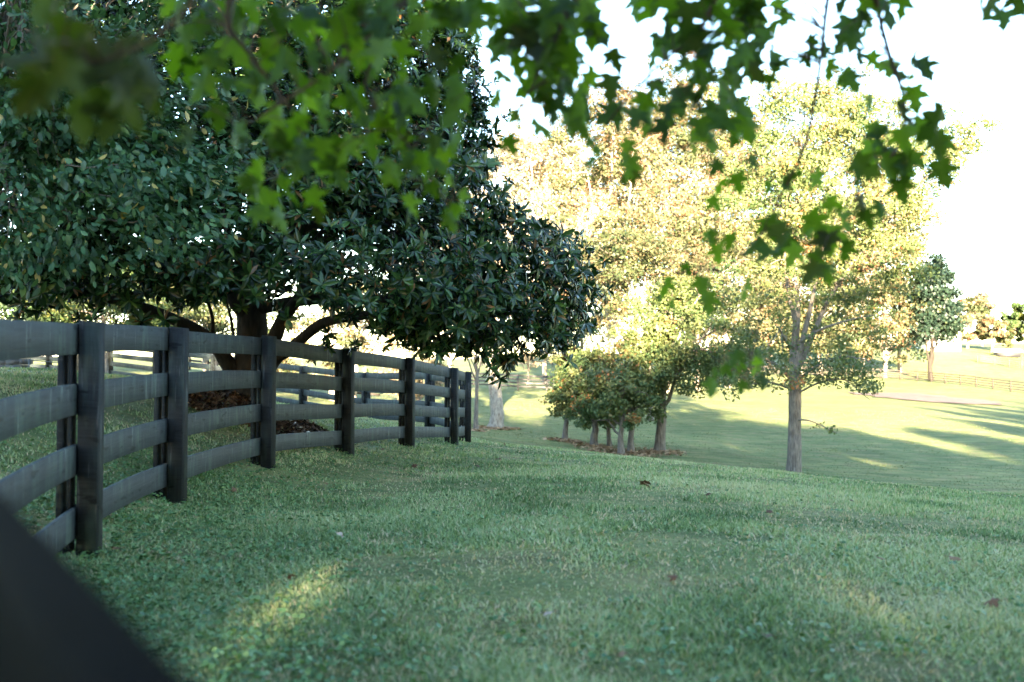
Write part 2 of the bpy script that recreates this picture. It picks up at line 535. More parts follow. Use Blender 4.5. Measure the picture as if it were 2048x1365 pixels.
xs = axis_lines(-700, 700, 0.16, 1.034)
ys = axis_lines(-400, 900, 0.16, 1.026) + 6.0
gx, gy = np.meshgrid(xs, ys)
gzv = ground_z(gx, gy)
nx, ny = len(xs), len(ys)
idx = np.arange(nx * ny).reshape(ny, nx)
quads = np.stack([idx[:-1, :-1], idx[:-1, 1:], idx[1:, 1:], idx[1:, :-1]], -1).reshape(-1, 4)
ground = link('ground', np_mesh('ground', np.stack([gx, gy, gzv], -1).reshape(-1, 3), [quads], M['ground'], smooth=True))
tag(ground, 'rolling lawn and pasture ground', kind='structure')

# bare soil on the far slope
pc = P(1850, 786, 100)
rx, ry, nr, na = 6.2, 9.0, 10, 40
th = np.arange(na) / na * 2 * math.pi
edge = 1 + 0.35 * (NZ3(np.cos(th) * 2 + 5, np.sin(th) * 2 + 5, 1.0) - .5) + 0.25 * (rng.random(na) - .5)
rad = np.linspace(0.02, 1, nr)[:, None]
sx = pc[0] + rad * (np.cos(th) * rx * edge)[None]
sy = pc[1] + rad * (np.sin(th) * ry * edge)[None]
sz = ground_z(sx, sy) + 0.05 + 0.12 * np.cos(rad * math.pi / 2) + rng.random(sx.shape) * .05
ii = np.arange(nr * na).reshape(nr, na)
qs = np.stack([ii[:-1], np.roll(ii[:-1], -1, 1), np.roll(ii[1:], -1, 1), ii[1:]], -1).reshape(-1, 4)
o = link('soil_patch', np_mesh('soil_patch', np.stack([sx, sy, sz], -1).reshape(-1, 3), [qs], M['soil'], smooth=True))
tag(o, 'patch of bare reddish soil on the far slope', kind='structure')

UPZ = np.array([0, 0, 1.0])
# ------------------------------------------------------------------ the sunbeams that reach the shaded lawn: gaps in the tree row behind the camera
def ground_hit(px, py):
    """first point at which a sight line meets the ground"""
    Ds = np.exp(np.linspace(math.log(2.6), math.log(60), 400))
    q = np.array([P(px, py, d) for d in Ds])
    below = q[:, 2] < gz(q[:, 0], q[:, 1])
    return q[int(np.argmax(below)) if below.any() else 200]


BEAMS = [(ground_hit(608, 1198), .25, .075), (ground_hit(1725, 1225), .17, .10)]


def in_beam(pts, extra=0.0):
    sd = np.array(SUN_DIR)
    hx = nrm(np.cross(sd, UPZ)); vx = np.cross(hx, sd)
    bad = np.zeros(len(pts), bool)
    for p, rx_, rv_ in BEAMS:
        d = pts - p
        bad |= (((d @ hx) / (rx_ + extra)) ** 2 + ((d @ vx) / (rv_ + extra)) ** 2 < 1) & (d @ sd > 0.3)
    return bad


# ------------------------------------------------------------------ leaf clouds
def leaf_cloud(name, pos, mat, size, aspect=0.5, tint=None, nrm_bias=None, droop=0.0, seed=0, sizevar=0.35):
    r = np.random.default_rng(seed)
    n = len(pos)
    nn = r.normal(size=(n, 3))
    if nrm_bias is not None:
        nn = nrm(nn) + nrm_bias
    nn = nrm(nn)
    d = r.normal(size=(n, 3))
    d[:, 2] -= droop
    d = nrm(d - nn * np.sum(d * nn, 1, keepdims=True))
    s = np.cross(nn, d)
    L = size * (1 + sizevar * (r.random(n) * 2 - 1))[:, None]
    W = L * aspect * 0.5
    v = np.stack([pos - d * L * .5, pos + s * W + nn * L * .07 - d * L * .02, pos + d * L * .5, pos - s * W + nn * L * .07 - d * L * .02], 1).reshape(-1, 3)
    q = np.arange(4 * n).reshape(n, 4)
    if tint is None:
        tint = r.random(n)
    return np_mesh(name, v, [q], mat, tint=np.repeat(tint, 4))


def curve(a, b, sag, n=8, wob=0.0, r=None):
    t = np.linspace(0, 1, n)[:, None]
    p = np.asarray(a)[None] * (1 - t) + np.asarray(b)[None] * t
    p[:, 2] += (4 * t[:, 0] * (1 - t[:, 0])) * sag
    if wob and r is not None:
        w = r.normal(size=(n, 3)) * wob
        w[0] = 0
        w[-1] *= .5
        p += w
    return p


def make_tree(name, label, base, crown_c, crown_r, trunk_r, leafmat, nleaf, leaf, bark='bark', seed=0, group=None, cat='tree', limbs=7, clumps=60, fork=0.4,
              tmix=(0.5, 0.25), shell=0.55, limb_parts=False, kind=None, lean=0.0, cl_r=0.22, flat=0.75, beam=False, twigs=0.0, trunk_top=0.6):
    """trunk, limbs and a crown of leaf clumps inside an uneven ellipsoid"""
    r = np.random.default_rng(seed)
    base, cc, cr = np.array(base, float), np.array(crown_c, float), np.array(crown_r, float)
    t = empty(name, base, label, cat, group)
    top = np.array([cc[0] * .5 + base[0] * .5 + lean * .3, cc[1] * .5 + base[1] * .5, cc[2] + cr[2] * (trunk_top * 2 - 1)])
    tp = curve(base - np.array([0, 0, .15]), top, 0, 10, trunk_r * .35, r)
    H = top[2] - base[2]
    fine = np.concatenate([np.linspace(0, .9 / H, 5)[:-1], np.linspace(.9 / H, 1, 12)])
    tfine = np.stack([np.interp(fine, np.linspace(0, 1, 10), tp[:, j]) for j in range(3)], 1)
    rad = trunk_r * (1 - 0.72 * fine) * (1 + 0.5 * np.exp(-fine * H / .28))
    mb = MB().tube(tfine, rad, 10, 0.12, seed)
    parts = []
    # clump centres
    u = nrm(r.normal(size=(clumps, 3)))
    u[:, 2] = np.where(u[:, 2] < -0.75, -u[:, 2], u[:, 2])
    rr = (shell + (1 - shell) * r.random(clumps)) ** 0.7
    lump = 0.80 + 0.35 * NZ1(np.arctan2(u[:, 1], u[:, 0]) * 1.6 + seed * 3.1, u[:, 2] * 2.2 + seed, 1.0)
    cl = cc + u * cr * (rr * lump)[:, None]
    # limbs reach to some clumps; others hang on twigs from the nearest limb
    order = r.permutation(clumps)
    limb_pts = [tp[4:]]
    for k in range(min(limbs, clumps)):
        tgt = cl[order[k]]
        f = fork + (1 - fork) * r.random() * .7
        s = base + (top - base) * f
        if tgt[2] < s[2] - 0.3 * cr[2]:
            f = max(fork, (tgt[2] - base[2]) / max(H, .1) * .8)
            s = base + (top - base) * min(f, .95)
        i = min(9, int(f * 9))
        s = tp[i]
        lp = curve(s, tgt, 0.12 * np.linalg.norm(tgt - s), 9, 0.03 * np.linalg.norm(tgt - s), r)
        lr = trunk_r * (0.5 - 0.25 * f) * np.linspace(1, .18, 9)
        (mb if not limb_parts else parts.append(MB()) or parts[-1]).tube(lp, lr, 7, 0.1, seed + k)
        limb_pts.append(lp[3:])
    lp_all = np.concatenate(limb_pts)
    tw = MB()
    for k in range(limbs, clumps):
        if r.random() < twigs:
            c = cl[order[k]]
            j = np.argmin(np.linalg.norm(lp_all - c, axis=1) + 0.6 * np.maximum(0, lp_all[:, 2] - c[2]))
            d = np.linalg.norm(lp_all[j] - c)
            mb.tube(curve(lp_all[j], c + (c - lp_all[j]) * .15, .06 * d, 5, .05 * d, r), trunk_r * .11 * np.linspace(1, .3, 5), 4)
    mb.build('trunk', M[bark], t, True)
    for p in parts:
        p.build('limb', M[bark], t, True)
    w = r.random(clumps) + .4
    which = r.choice(clumps, nleaf, p=w / w.sum())
    sd = cl_r * (0.6 + 0.8 * r.random(clumps)) * cr.mean()
    off = r.normal(size=(nleaf, 3))
    off = off / np.maximum(np.linalg.norm(off, axis=1, keepdims=True), 1e-6) * (r.random((nleaf, 1)) ** 0.45)
    pos = cl[which] + off * sd[which][:, None] * np.array([1.15, 1.15, flat])
    ctint = r.normal(size=clumps) * tmix[1]
    tint = np.clip(tmix[0] + ctint[which] + r.normal(size=nleaf) * .16, 0, 1)
    keep = pos[:, 2] > gz(pos[:, 0], pos[:, 1]) + 0.15
    if beam:
        keep &= ~in_beam(pos)
    pos, tint = pos[keep], tint[keep]
    outw = nrm((pos - cc) / cr)
    me = leaf_cloud('crown', pos, M[leafmat], leaf, 0.6, tint, outw * .7 + np.array([0, 0, .5]), 0.5, seed + 1)
    link('crown', me, t)
    if kind:
        t['kind'] = kind
    return t


def tree_px(name, label, px, D, cx, cy, rx, ry, tw, leafmat, nleaf, leaf, depth=None, **kw):
    """crown centre/radii and trunk width given as photographed at depth D"""
    s = D / F
    b = P(px, 735, D)
    b[2] = gz1(b[0], b[1])
    c = P(cx, cy, D)
    return make_tree(name, label, b, c, (rx * s, depth or rx * s, ry * s), tw * s / 2, leafmat, nleaf, leaf, **kw)


# ------------------------------------------------------------------ the near board fence
def spline(pts, n):
    """Catmull-Rom through pts with n samples per span -> list of arrays, one per span"""
    pts = np.asarray(pts, float)
    ext = np.vstack([2 * pts[0] - pts[1], pts, 2 * pts[-1] - pts[-2]])
    spans = []
    t = np.linspace(0, 1, n)[:, None]
    for i in range(1, len(ext) - 2):
        p0, p1, p2, p3 = ext[i - 1:i + 3]
        spans.append(0.5 * (2 * p1 + (p2 - p0) * t + (2 * p0 - 5 * p1 + 4 * p2 - p3) * t ** 2 + (3 * p1 - p0 - 3 * p2 + p3) * t ** 3))
    return spans


PITCH, RAIL_H, POST_H = 0.357, 0.182, 1.40
UPZ = np.array([0, 0, 1.0])
fp = np.array([P(*a) for a in FENCE])
# the two long gaps of the far run get posts between
fpts = []
for i, p in enumerate(fp):
    fpts.append(p)
    if i + 1 < len(fp):
        d = np.linalg.norm(fp[i + 1] - p)
        if d > 4.2 and i > 7:
            for k in range(1, int(round(d / 2.6))):
                fpts.append(p + (fp[i + 1] - p) * k / round(d / 2.6))
fpts = np.array(fpts)
_tn = np.gradient(fpts, axis=0); _tn[:, 2] = 0; _tn = nrm(_tn)
fpts[:, 0] -= _tn[:, 1] * .076
fpts[:, 1] += _tn[:, 0] * .076
fpts[0] += np.array([-.02, -.02, 0])
sp = spline(fpts, 9)
fence = empty('board_fence', fpts[1], 'long curving black four board fence between lawn and magnolia', 'fence')


def tangents(path):
    t = np.gradient(path, axis=0)
    t[:, 2] = 0
    return nrm(t)


vr = random.Random(5)
for i, path in enumerate(sp):
    tan = tangents(path)
    side = np.stack([tan[:, 1], -tan[:, 0], np.zeros(len(tan))], 1)      # towards the lawn
    for k in range(4):
        zt = POST_H - k * PITCH - 0.012 + vr.uniform(-.008, .008)
        sag = vr.uniform(-.008, .006)
        c = path.copy()
        c[:, 2] += zt - RAIL_H / 2 + sag * np.sin(np.linspace(0, math.pi, len(c)))
        MB().sweep(c, side, np.tile(UPZ, (len(c), 1)), chamfer(0.028, RAIL_H, 0.004), uvoff=i * 3.3 + k * 7.7).build('rail', M['fence'], fence)
for i, p in enumerate(fpts):
    path = sp[min(i, len(sp) - 1)]
    k0 = 0 if i < len(sp) else -1
    tan = tangents(path)[k0]
    if 0 < i < len(fpts) - 1:
        tan = nrm(tangents(sp[i - 1])[-1] + tangents(sp[i])[0])
    side = np.array([tan[1], -tan[0], 0])
    lean = np.array([vr.uniform(-.012, .012), vr.uniform(-.012, .012), 0])
    zb, zt = -0.12, POST_H + vr.uniform(0.0, 0.012)
    a, b = p + UPZ * zb, p + UPZ * zt + lean
    mb = MB().sweep(np.array([a, b]), np.tile(tan, (2, 1)), np.tile(side, (2, 1)), chamfer(0.145, 0.118, 0.008, b0=0.017))
    mb.v[0][8:][:, 2] -= (mb.v[0][8:] - b) @ side * 0.10          # top slopes off to the lawn side
    mb.u[0] = mb.u[0][:, [1, 0, 2]] * 1.0
    o = mb.build('post', M['post'], fence)
    MB().sweep(np.array([a, b - UPZ * .03]), np.tile(tan, (2, 1)), np.tile(side, (2, 1)), chamfer(0.10, 0.022, 0.004, b0=-0.040)).build('spacer_board', M['post'], fence)
    MB().sweep(np.array([a, b - UPZ * .05]), np.tile(tan, (2, 1)), np.tile(side, (2, 1)), chamfer(0.12, 0.035, 0.005, b0=-0.100)).build('rear_post', M['post'], fence)

# the black plank right in front of the lens
d1 = np.array((-0.645, 1.27)) * .72; d2 = np.array((-0.150, 0.506)) * .72
dv = (d2 - d1) / np.linalg.norm(d2 - d1)
zr = E - 0.115
start, end = d1 - dv * 0.30, d2 + dv * 1.3
nf = empty('plank_rail', (start[0], start[1], gz1(*start)), 'out of focus black plank rail close to the camera', 'fence rail')
sidev = np.array([-dv[1], dv[0], 0])
if sidev[0] < 0: sidev = -sidev
pa, pb = np.array([*start, zr]), np.array([*end, zr])
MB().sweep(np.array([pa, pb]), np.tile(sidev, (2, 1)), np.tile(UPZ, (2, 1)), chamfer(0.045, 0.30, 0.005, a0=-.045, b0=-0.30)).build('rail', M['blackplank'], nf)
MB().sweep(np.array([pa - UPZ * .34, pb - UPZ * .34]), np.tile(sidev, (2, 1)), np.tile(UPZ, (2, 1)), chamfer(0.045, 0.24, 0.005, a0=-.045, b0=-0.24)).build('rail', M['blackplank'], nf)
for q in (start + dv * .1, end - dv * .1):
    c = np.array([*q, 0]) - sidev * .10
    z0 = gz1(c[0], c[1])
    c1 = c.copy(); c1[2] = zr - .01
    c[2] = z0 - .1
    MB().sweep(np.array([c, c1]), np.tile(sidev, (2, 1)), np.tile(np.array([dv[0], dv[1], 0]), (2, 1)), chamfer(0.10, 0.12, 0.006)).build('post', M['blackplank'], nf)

# ------------------------------------------------------------------ far fences
def far_fence(name, label, pts, mat, h=1.35, rails=4, rail_h=0.14, post_w=0.13, group=None):
    w = np.array([P(px, py, D) for px, py, D in pts])
    w[:, 2] = gz(w[:, 0], w[:, 1])
    t = empty(name, w[0], label, 'fence', group)
    dense = np.concatenate([s[:-1] for s in spline(w, 7)] + [w[-1:]])
    dense[:, 2] = gz(dense[:, 0], dense[:, 1])
    tan = tangents(dense)
    side = np.stack([tan[:, 1], -tan[:, 0], np.zeros(len(tan))], 1)
    for k in range(rails):
        c = dense.copy()
        c[:, 2] += h - 0.02 - rail_h / 2 - k * (h - .15) / rails
        MB().sweep(c, side, np.tile(UPZ, (len(c), 1)), chamfer(0.05, rail_h, 0.005)).build('rail', M[mat], t)
    L = np.concatenate([[0], np.cumsum(np.linalg.norm(np.diff(dense, axis=0), axis=1))])
    for s in np.arange(0, L[-1], 2.5):
        q = np.array([np.interp(s, L, dense[:, j]) for j in range(3)])
        MB().box(q + UPZ * (h / 2 - .05) - np.array([0, .08, 0]), (post_w, post_w, h + .12)).build('post', M[mat], t)
    return t


far_fence('paddock_fence', 'sunlit grey board fence curving over the far slope at right', [(1390, 760, 140), (1560, 757, 139), (1700, 757, 137), (1808, 760, 135), (1886, 764, 129), (1967, 773, 123), (2044, 786, 118), (2200, 810, 108)], 'greyfence')
far_fence('paddock_fence', 'short dark fence behind the sunlit grey fence at right', [(1955, 758, 160), (2000, 757, 158), (2045, 762, 154)], 'farfence')
far_fence('paddock_fence', 'dark board fence low on the slope behind the pale trunk', [(820, 785, 88), (940, 785, 87), (1004, 783, 86), (1050, 782, 85), (1110, 780, 85), (1200, 778, 86)], 'farfence')
far_fence('paddock_fence', 'dark board fence high on the slope behind the pale trunk', [(960, 735, 132), (1025, 734, 130), (1100, 732, 130), (1180, 732, 130)], 'farfence')
far_fence('paddock_fence', 'white board fence far off beyond the low stone wall', [(-20, 722, 88), (60, 721, 88), (130, 722, 88), (200, 724, 90)], 'white')
far_fence('paddock_fence', 'pale far fence seen between the magnolia trunks', [(380, 752, 66), (520, 785, 60), (650, 800, 58), (760, 806, 60)], 'greyfence')

# thin metal rail by the stone wall, far left
t = empty('metal_rail_fence', P(58, 739, 16.4), 'thin dark metal rail fence beside the low stone wall', 'fence')
mp = [P(58, 740, 16.4), P(140, 741, 17.4), P(205, 744, 18.4)]
for q in mp:
    q[2] = gz1(q[0], q[1])
    MB().tube([q - UPZ * .1, q + UPZ * .17], [.012, .012], 6).build('post', M['metal'], t)
for hgt in (0.155, 0.035):
    MB().tube([q + UPZ * hgt for q in mp], [.009] * 3, 6).build('rail', M['metal'], t)

# low dark stone wall at the far left
w0, w1 = P(-90, 735, 17.5), P(54, 735, 17.0)
zw = gz1(w1[0], w1[1])
t = empty('stone_wall', (w0[0], w0[1], zw), 'low dark stone wall at the edge of the grass bank', 'wall')
wr = random.Random(3)
wd = w1 - w0; wl = np.linalg.norm(wd[:2]); ang = math.atan2(wd[1], wd[0])
for row in range(2):
    s = -0.1 * row
    while s < wl - .02:
        bl = min(wr.uniform(.2, .34), wl - s + .0)
        if bl < .06: break
        c = w0 + wd * ((s + bl / 2) / wl)
        MB().box((c[0], c[1] + wr.uniform(-.008, .008), zw + .03 + row * .105), (bl - .012, .2, .095), ang).build('stone', M['stone'], t)
        s += bl

# white board lying on the grass behind the fence
wa, wb = P(553, 854, 13.7), P(617, 862, 13.4)
for q in (wa, wb): q[2] = gz1(q[0], q[1]) + .035
o = MB().sweep(np.array([wa, wb]), np.tile(nrm(np.array([wb[1] - wa[1], wa[0] - wb[0], 0])), (2, 1)), np.tile(UPZ, (2, 1)), chamfer(.12, .03, .004)).build('white_board', M['white'])
tag(o, 'white board lying flat on the grass behind the fence', 'board')

# ------------------------------------------------------------------ magnolia
def leaf6(L, W):
    """one folded elliptic leaf along +x, 4 quads/tris"""
    v = np.array([(0, 0, 0), (.30 * L, .46 * W, .05 * L), (.30 * L, 0, 0), (.30 * L, -.46 * W, .05 * L), (.68 * L, .44 * W, .02 * L), (.68 * L, 0, -.03 * L), (.68 * L, -.44 * W, .02 * L), (L, 0, -.12 * L)])
    q = np.array([(2, 5, 4, 1), (3, 6, 5, 2)])
    tr = np.array([(0, 2, 1), (0, 3, 2), (5, 7, 4), (6, 7, 5)])
    return v, q, tr


def rosette_arrays(seed, n=11, L=0.142, W=0.045):
    r = np.random.default_rng(seed)
    V, Q, T, TI, k = [], [], [], [], 0
    for i in range(n):
        v, q, tr = leaf6(L * r.uniform(.75, 1.15), W * r.uniform(.8, 1.15))
        el = r.uniform(-.5, 1.05)
        az = i * 2.4 + r.uniform(-.3, .3)
        roll = r.uniform(-.5, .5)
        mt = np.array(Matrix.Rotation(az, 3, 'Z') @ Matrix.Rotation(-el, 3, 'Y') @ Matrix.Rotation(roll, 3, 'X'))
        V.append(v @ mt.T + np.array([0, 0, .02 * r.random()]))
        Q.append(q + k); T.append(tr + k); k += len(v)
        TI.append(np.full(len(v), np.clip(r.normal(.45, .2), 0, .86) if r.random() > .06 else r.uniform(.92, 1)))
    return np.concatenate(V), np.concatenate(Q), np.concatenate(T), np.concatenate(TI)


def orient(dirs, r):
    """rotation matrices taking +z to dirs with random spin"""
    z = nrm(dirs)
    a = nrm(np.cross(z, nrm(r.normal(size=z.shape))))
    b = np.cross(z, a)
    return np.stack([a, b, z], -1)


mr = np.random.default_rng(21)
MB_BASE = P(495, 797, 13.6)
MB_BASE[2] = gz1(MB_BASE[0], MB_BASE[1])
mag = empty('magnolia_tree', MB_BASE, 'big dark glossy magnolia with low spreading limbs behind the fence', 'tree')
mx, my = MB_BASE[0], MB_BASE[1]
prof_z = np.array([-.2, .3, .8, 1.4, 1.9, 2.3, 3.0, 4.0, 5.0, 6.2, 7.4, 8.2]) + E
prof_r = np.array([3.2, 3.9, 4.2, 4.05, 3.6, 3.15, 3.0, 2.95, 2.8, 2.3, 1.4, .3])
pts, dirs = [], []
n0 = 15500
zz = E + mr.random(n0) ** 1.15 * 8.2
aa = mr.random(n0) * 2 * math.pi
rr_ = np.interp(zz, prof_z, prof_r)
lum = 0.84 + .26 * NZ2(aa * 2.2 + 9, zz * 1.3, 1.0)
fr = 1 - .42 * mr.random(n0) ** 1.7
rad_ = rr_ * fr * lum
pp = np.stack([mx + np.cos(aa) * rad_, my + np.sin(aa) * rad_, zz], 1)
# underside rises towards the trunk: foliage hangs lowest on the rim
low = E + 0.45 + 0.35 * np.clip(1 - rad_ / 4.4, 0, 1) * 4 + .45 * (NZ3(pp[:, 0], pp[:, 1], .8) - .5)
pxx = 1024 + F * pp[:, 0] / pp[:, 1]
low = np.maximum(low - .25, E + (735 - np.interp(pxx, [0, 250, 430, 500, 560, 640, 700, 780, 830, 1000, 1215], [600, 610, 570, 575, 590, 605, 620, 650, 680, 690, 640])) / F * pp[:, 1])
rec = NZ3(pp[:, 0] * 1.0 + pp[:, 2] * .55, pp[:, 1] + pp[:, 2] * 1.1, .62)
keep = (zz > low) & ((rec > .49) | (fr < .76))
pts.append(pp[keep])
dirs.append(np.stack([np.cos(aa), np.sin(aa), .35 + .5 * mr.random(n0)], 1)[keep])
# lobes of the right-hand boughs
for cx_, cy_, D_, rr0, n_ in [(1130, 475, 12.8, .32, 30), (1185, 530, 12.6, .28, 26), (1190, 615, 12.4, .26, 26), (1140, 640, 12.2, .35, 40), (1140, 700, 12.3, .2, 18), (1135, 720, 12.3, .12, 8), (1070, 700, 12.2, .28, 26), (1000, 725, 12.0, .12, 9), (985, 755, 12.0, .07, 5),
                              (930, 690, 11.8, .2, 16), (850, 675, 11.6, .22, 20), (790, 640, 11.4, .28, 30), (700, 625, 11.6, .2, 14), (1080, 450, 12.6, .3, 34), (1100, 560, 12.2, .45, 60), (1020, 640, 11.8, .45, 60), (1030, 520, 11.8, .5, 70), (960, 600, 11.4, .5, 70), (900, 640, 11.4, .4, 50),
                              (950, 300, 12.4, .4, 60), (930, 190, 12.6, .36, 60), (900, 60, 12.8, .45, 80), (900, -30, 12.8, .4, 50), (930, 110, 12.7, .3, 40), (800, 60, 12.4, .6, 90), (700, 120, 12.0, .7, 110), (820, 250, 12.0, .6, 100), (600, 200, 11.8, .7, 110), (700, 350, 11.4, .6, 100), (850, 400, 11.6, .55, 90), (960, 215, 12.6, .2, 24), (960, 420, 12.0, .45, 60), (870, 560, 11.2, .45, 60), (640, 695, 12.6, .07, 4), (622, 710, 12.5, .07, 3), (250, 570, 10.5, .3, 30), (380, 560, 10.6, .3, 36), (80, 570, 10.2, .3, 30), (470, 530, 10.8, .4, 40), (560, 540, 11, .35, 30)]:
    c = P(cx_, cy_, D_)
    n_ = int(n_ * 1.5)
    if cx_ > 1100: c = P(cx_ - 28, cy_, D_)
    q = c + mr.normal(size=(n_, 3)) * rr0 * np.array([.75, .9, .62])
    pts.append(q)
    d = q - np.array([mx, my, E + 1.6])
    dirs.append(nrm(d) + np.array([0, 0, .25]) + mr.normal(size=(n_, 3)) * .3)
pts, dirs = np.concatenate(pts), nrm(np.concatenate(dirs) + mr.normal(size=(len(np.concatenate(pts)), 3)) * .25)
# the crown's right-hand outline: upright above, one long bough below
ex_ = 1024 + F * pts[:, 0] / pts[:, 1]
ey_ = 735 - F * (pts[:, 2] - E) / pts[:, 1]
wob_ = (NZ1(ey_ / 34, pts[:, 1] * 2, 1.0) - .5) * 70 + mr.normal(size=len(pts)) * 20 + 8
okc = ex_ < np.interp(ey_, [-400, 0, 200, 300, 395, 430, 470, 520, 610, 660, 720, 770], [900, 935, 950, 970, 985, 1050, 1120, 1175, 1185, 1150, 1125, 990]) + wob_
okc &= (ey_ < np.interp(ex_, [560, 800, 850, 960, 1010, 1060, 1110, 1140, 1200], [800, 690, 705, 720, 765, 690, 690, 735, 670]) + mr.normal(size=len(pts)) * 14)
pts, dirs = pts[okc], dirs[okc]
sc = mr.uniform(.65, 1.22, len(pts))
ctint = mr.normal(size=len(pts)) * .16
rot = orient(dirs, mr)
variants = [rosette_arrays(100 + k) for k in range(6)]
pxx = 1024 + F * pts[:, 0] / pts[:, 1]
pyy = 735 - F * (pts[:, 2] - E) / pts[:, 1]
vis = np.where((pxx > 430) & (pxx < 1300) & (pyy > 0) & (pyy < 780) & (pts[:, 1] < my), np.hypot(pts[:, 0] * .0, pts[:, 1]), 99)
front = np.argsort(vis)[:300]
isfront = np.zeros(len(pts), bool)
isfront[front] = True
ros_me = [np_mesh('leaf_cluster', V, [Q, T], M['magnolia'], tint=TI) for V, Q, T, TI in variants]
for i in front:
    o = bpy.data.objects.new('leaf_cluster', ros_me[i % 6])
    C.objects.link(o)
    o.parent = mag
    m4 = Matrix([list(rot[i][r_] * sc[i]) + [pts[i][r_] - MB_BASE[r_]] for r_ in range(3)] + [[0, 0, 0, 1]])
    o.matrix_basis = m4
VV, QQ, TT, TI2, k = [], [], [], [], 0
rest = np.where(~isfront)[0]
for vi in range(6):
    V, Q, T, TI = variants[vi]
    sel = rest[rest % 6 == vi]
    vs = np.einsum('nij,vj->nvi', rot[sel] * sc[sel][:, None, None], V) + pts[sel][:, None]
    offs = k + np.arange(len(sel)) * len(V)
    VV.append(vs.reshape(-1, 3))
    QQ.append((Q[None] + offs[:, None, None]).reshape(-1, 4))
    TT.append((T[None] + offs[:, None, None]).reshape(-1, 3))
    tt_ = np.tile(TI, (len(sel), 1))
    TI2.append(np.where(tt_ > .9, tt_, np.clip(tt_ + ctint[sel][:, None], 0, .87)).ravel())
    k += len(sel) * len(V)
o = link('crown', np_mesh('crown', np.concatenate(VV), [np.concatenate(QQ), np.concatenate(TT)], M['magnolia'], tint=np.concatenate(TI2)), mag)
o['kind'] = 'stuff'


def limb(path_px, r0, r1, parent, mat='darkbark', name='limb', k=9, seed=0):
    w = np.array([P(*a) for a in path_px])
    d = np.concatenate([s[:-1] for s in spline(w, 5)] + [w[-1:]])
    return MB().tube(d, np.linspace(r0, r1, len(d)), k, .12, seed).build(name, M[mat], parent, True)


tp = np.array([MB_BASE - UPZ * .15, MB_BASE + np.array([0, 0, .25]), P(500, 735, 13.6), P(505, 660, 13.6), P(500, 560, 13.6), P(520, 400, 13.6), P(510, 200, 13.6), P(515, -100, 13.6)])
tp = np.concatenate([s[:-1] for s in spline(tp, 5)] + [tp[-1:]])
rr0 = np.interp(tp[:, 2] - MB_BASE[2], [-.15, .1, .4, 1.3, 3, 6, 9], [.34, .27, .215, .20, .16, .10, .03])
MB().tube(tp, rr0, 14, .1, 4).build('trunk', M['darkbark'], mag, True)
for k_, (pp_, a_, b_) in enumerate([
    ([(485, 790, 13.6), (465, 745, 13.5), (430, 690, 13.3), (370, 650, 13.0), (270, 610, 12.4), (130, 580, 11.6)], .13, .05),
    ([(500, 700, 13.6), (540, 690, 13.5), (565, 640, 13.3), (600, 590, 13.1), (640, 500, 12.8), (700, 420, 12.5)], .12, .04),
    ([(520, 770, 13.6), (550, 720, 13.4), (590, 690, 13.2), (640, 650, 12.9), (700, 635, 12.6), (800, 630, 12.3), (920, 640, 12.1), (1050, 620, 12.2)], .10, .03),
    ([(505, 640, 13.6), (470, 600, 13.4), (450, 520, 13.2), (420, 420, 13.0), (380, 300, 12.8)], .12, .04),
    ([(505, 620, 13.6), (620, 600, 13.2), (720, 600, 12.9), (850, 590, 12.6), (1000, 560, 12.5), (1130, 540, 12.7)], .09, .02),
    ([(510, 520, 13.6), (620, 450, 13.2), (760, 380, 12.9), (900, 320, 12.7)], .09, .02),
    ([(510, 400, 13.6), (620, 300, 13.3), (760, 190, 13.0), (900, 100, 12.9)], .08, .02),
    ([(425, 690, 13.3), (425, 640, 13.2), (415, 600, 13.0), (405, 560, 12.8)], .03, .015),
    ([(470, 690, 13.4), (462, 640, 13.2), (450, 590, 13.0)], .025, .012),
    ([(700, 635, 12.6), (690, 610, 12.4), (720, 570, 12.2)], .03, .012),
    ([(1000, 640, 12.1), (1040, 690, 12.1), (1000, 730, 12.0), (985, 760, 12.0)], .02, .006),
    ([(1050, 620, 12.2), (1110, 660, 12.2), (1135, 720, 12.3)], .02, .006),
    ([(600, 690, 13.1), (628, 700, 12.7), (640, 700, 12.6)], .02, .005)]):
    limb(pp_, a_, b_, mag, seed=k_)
for k_ in range(26):                                   # inner branches up in the crown
    j = mr.integers(len(pts))
    s = tp[mr.integers(14, len(tp) - 4)]
    MB().tube(curve(s, pts[j], .3, 8, .08, mr), np.linspace(.05, .012, 8), 6).build('limb', M['darkbark'], mag, True)

# mulch ring
mu = np.random.default_rng(31)
nm = 5200
ra = np.sqrt(mu.random(nm)) * 1.25
an = mu.random(nm) * 2 * math.pi
q = np.stack([mx + .15 + np.cos(an) * ra * 1.25, my - .2 + np.sin(an) * ra], 1)
fx_ = np.interp(q[:, 1], fpts[1:8, 1], fpts[1:8, 0])
q = q[q[:, 0] < fx_ - .35]; nm = len(q); ra = np.hypot((q[:, 0] - mx - .15) / 1.25, q[:, 1] - my + .2)
qz = ground_z(q[:, 0], q[:, 1]) + .015 + .07 * mu.random(nm) * (1.2 - ra / 1.55)
me = leaf_cloud('mulch', np.stack([q[:, 0], q[:, 1], qz], 1), M['mulch'], .11, .4, None, np.array([0, 0, 1.3]), 0, 32)
tag(link('mulch', me), 'brown leaf mulch ringed under the magnolia', kind='stuff')

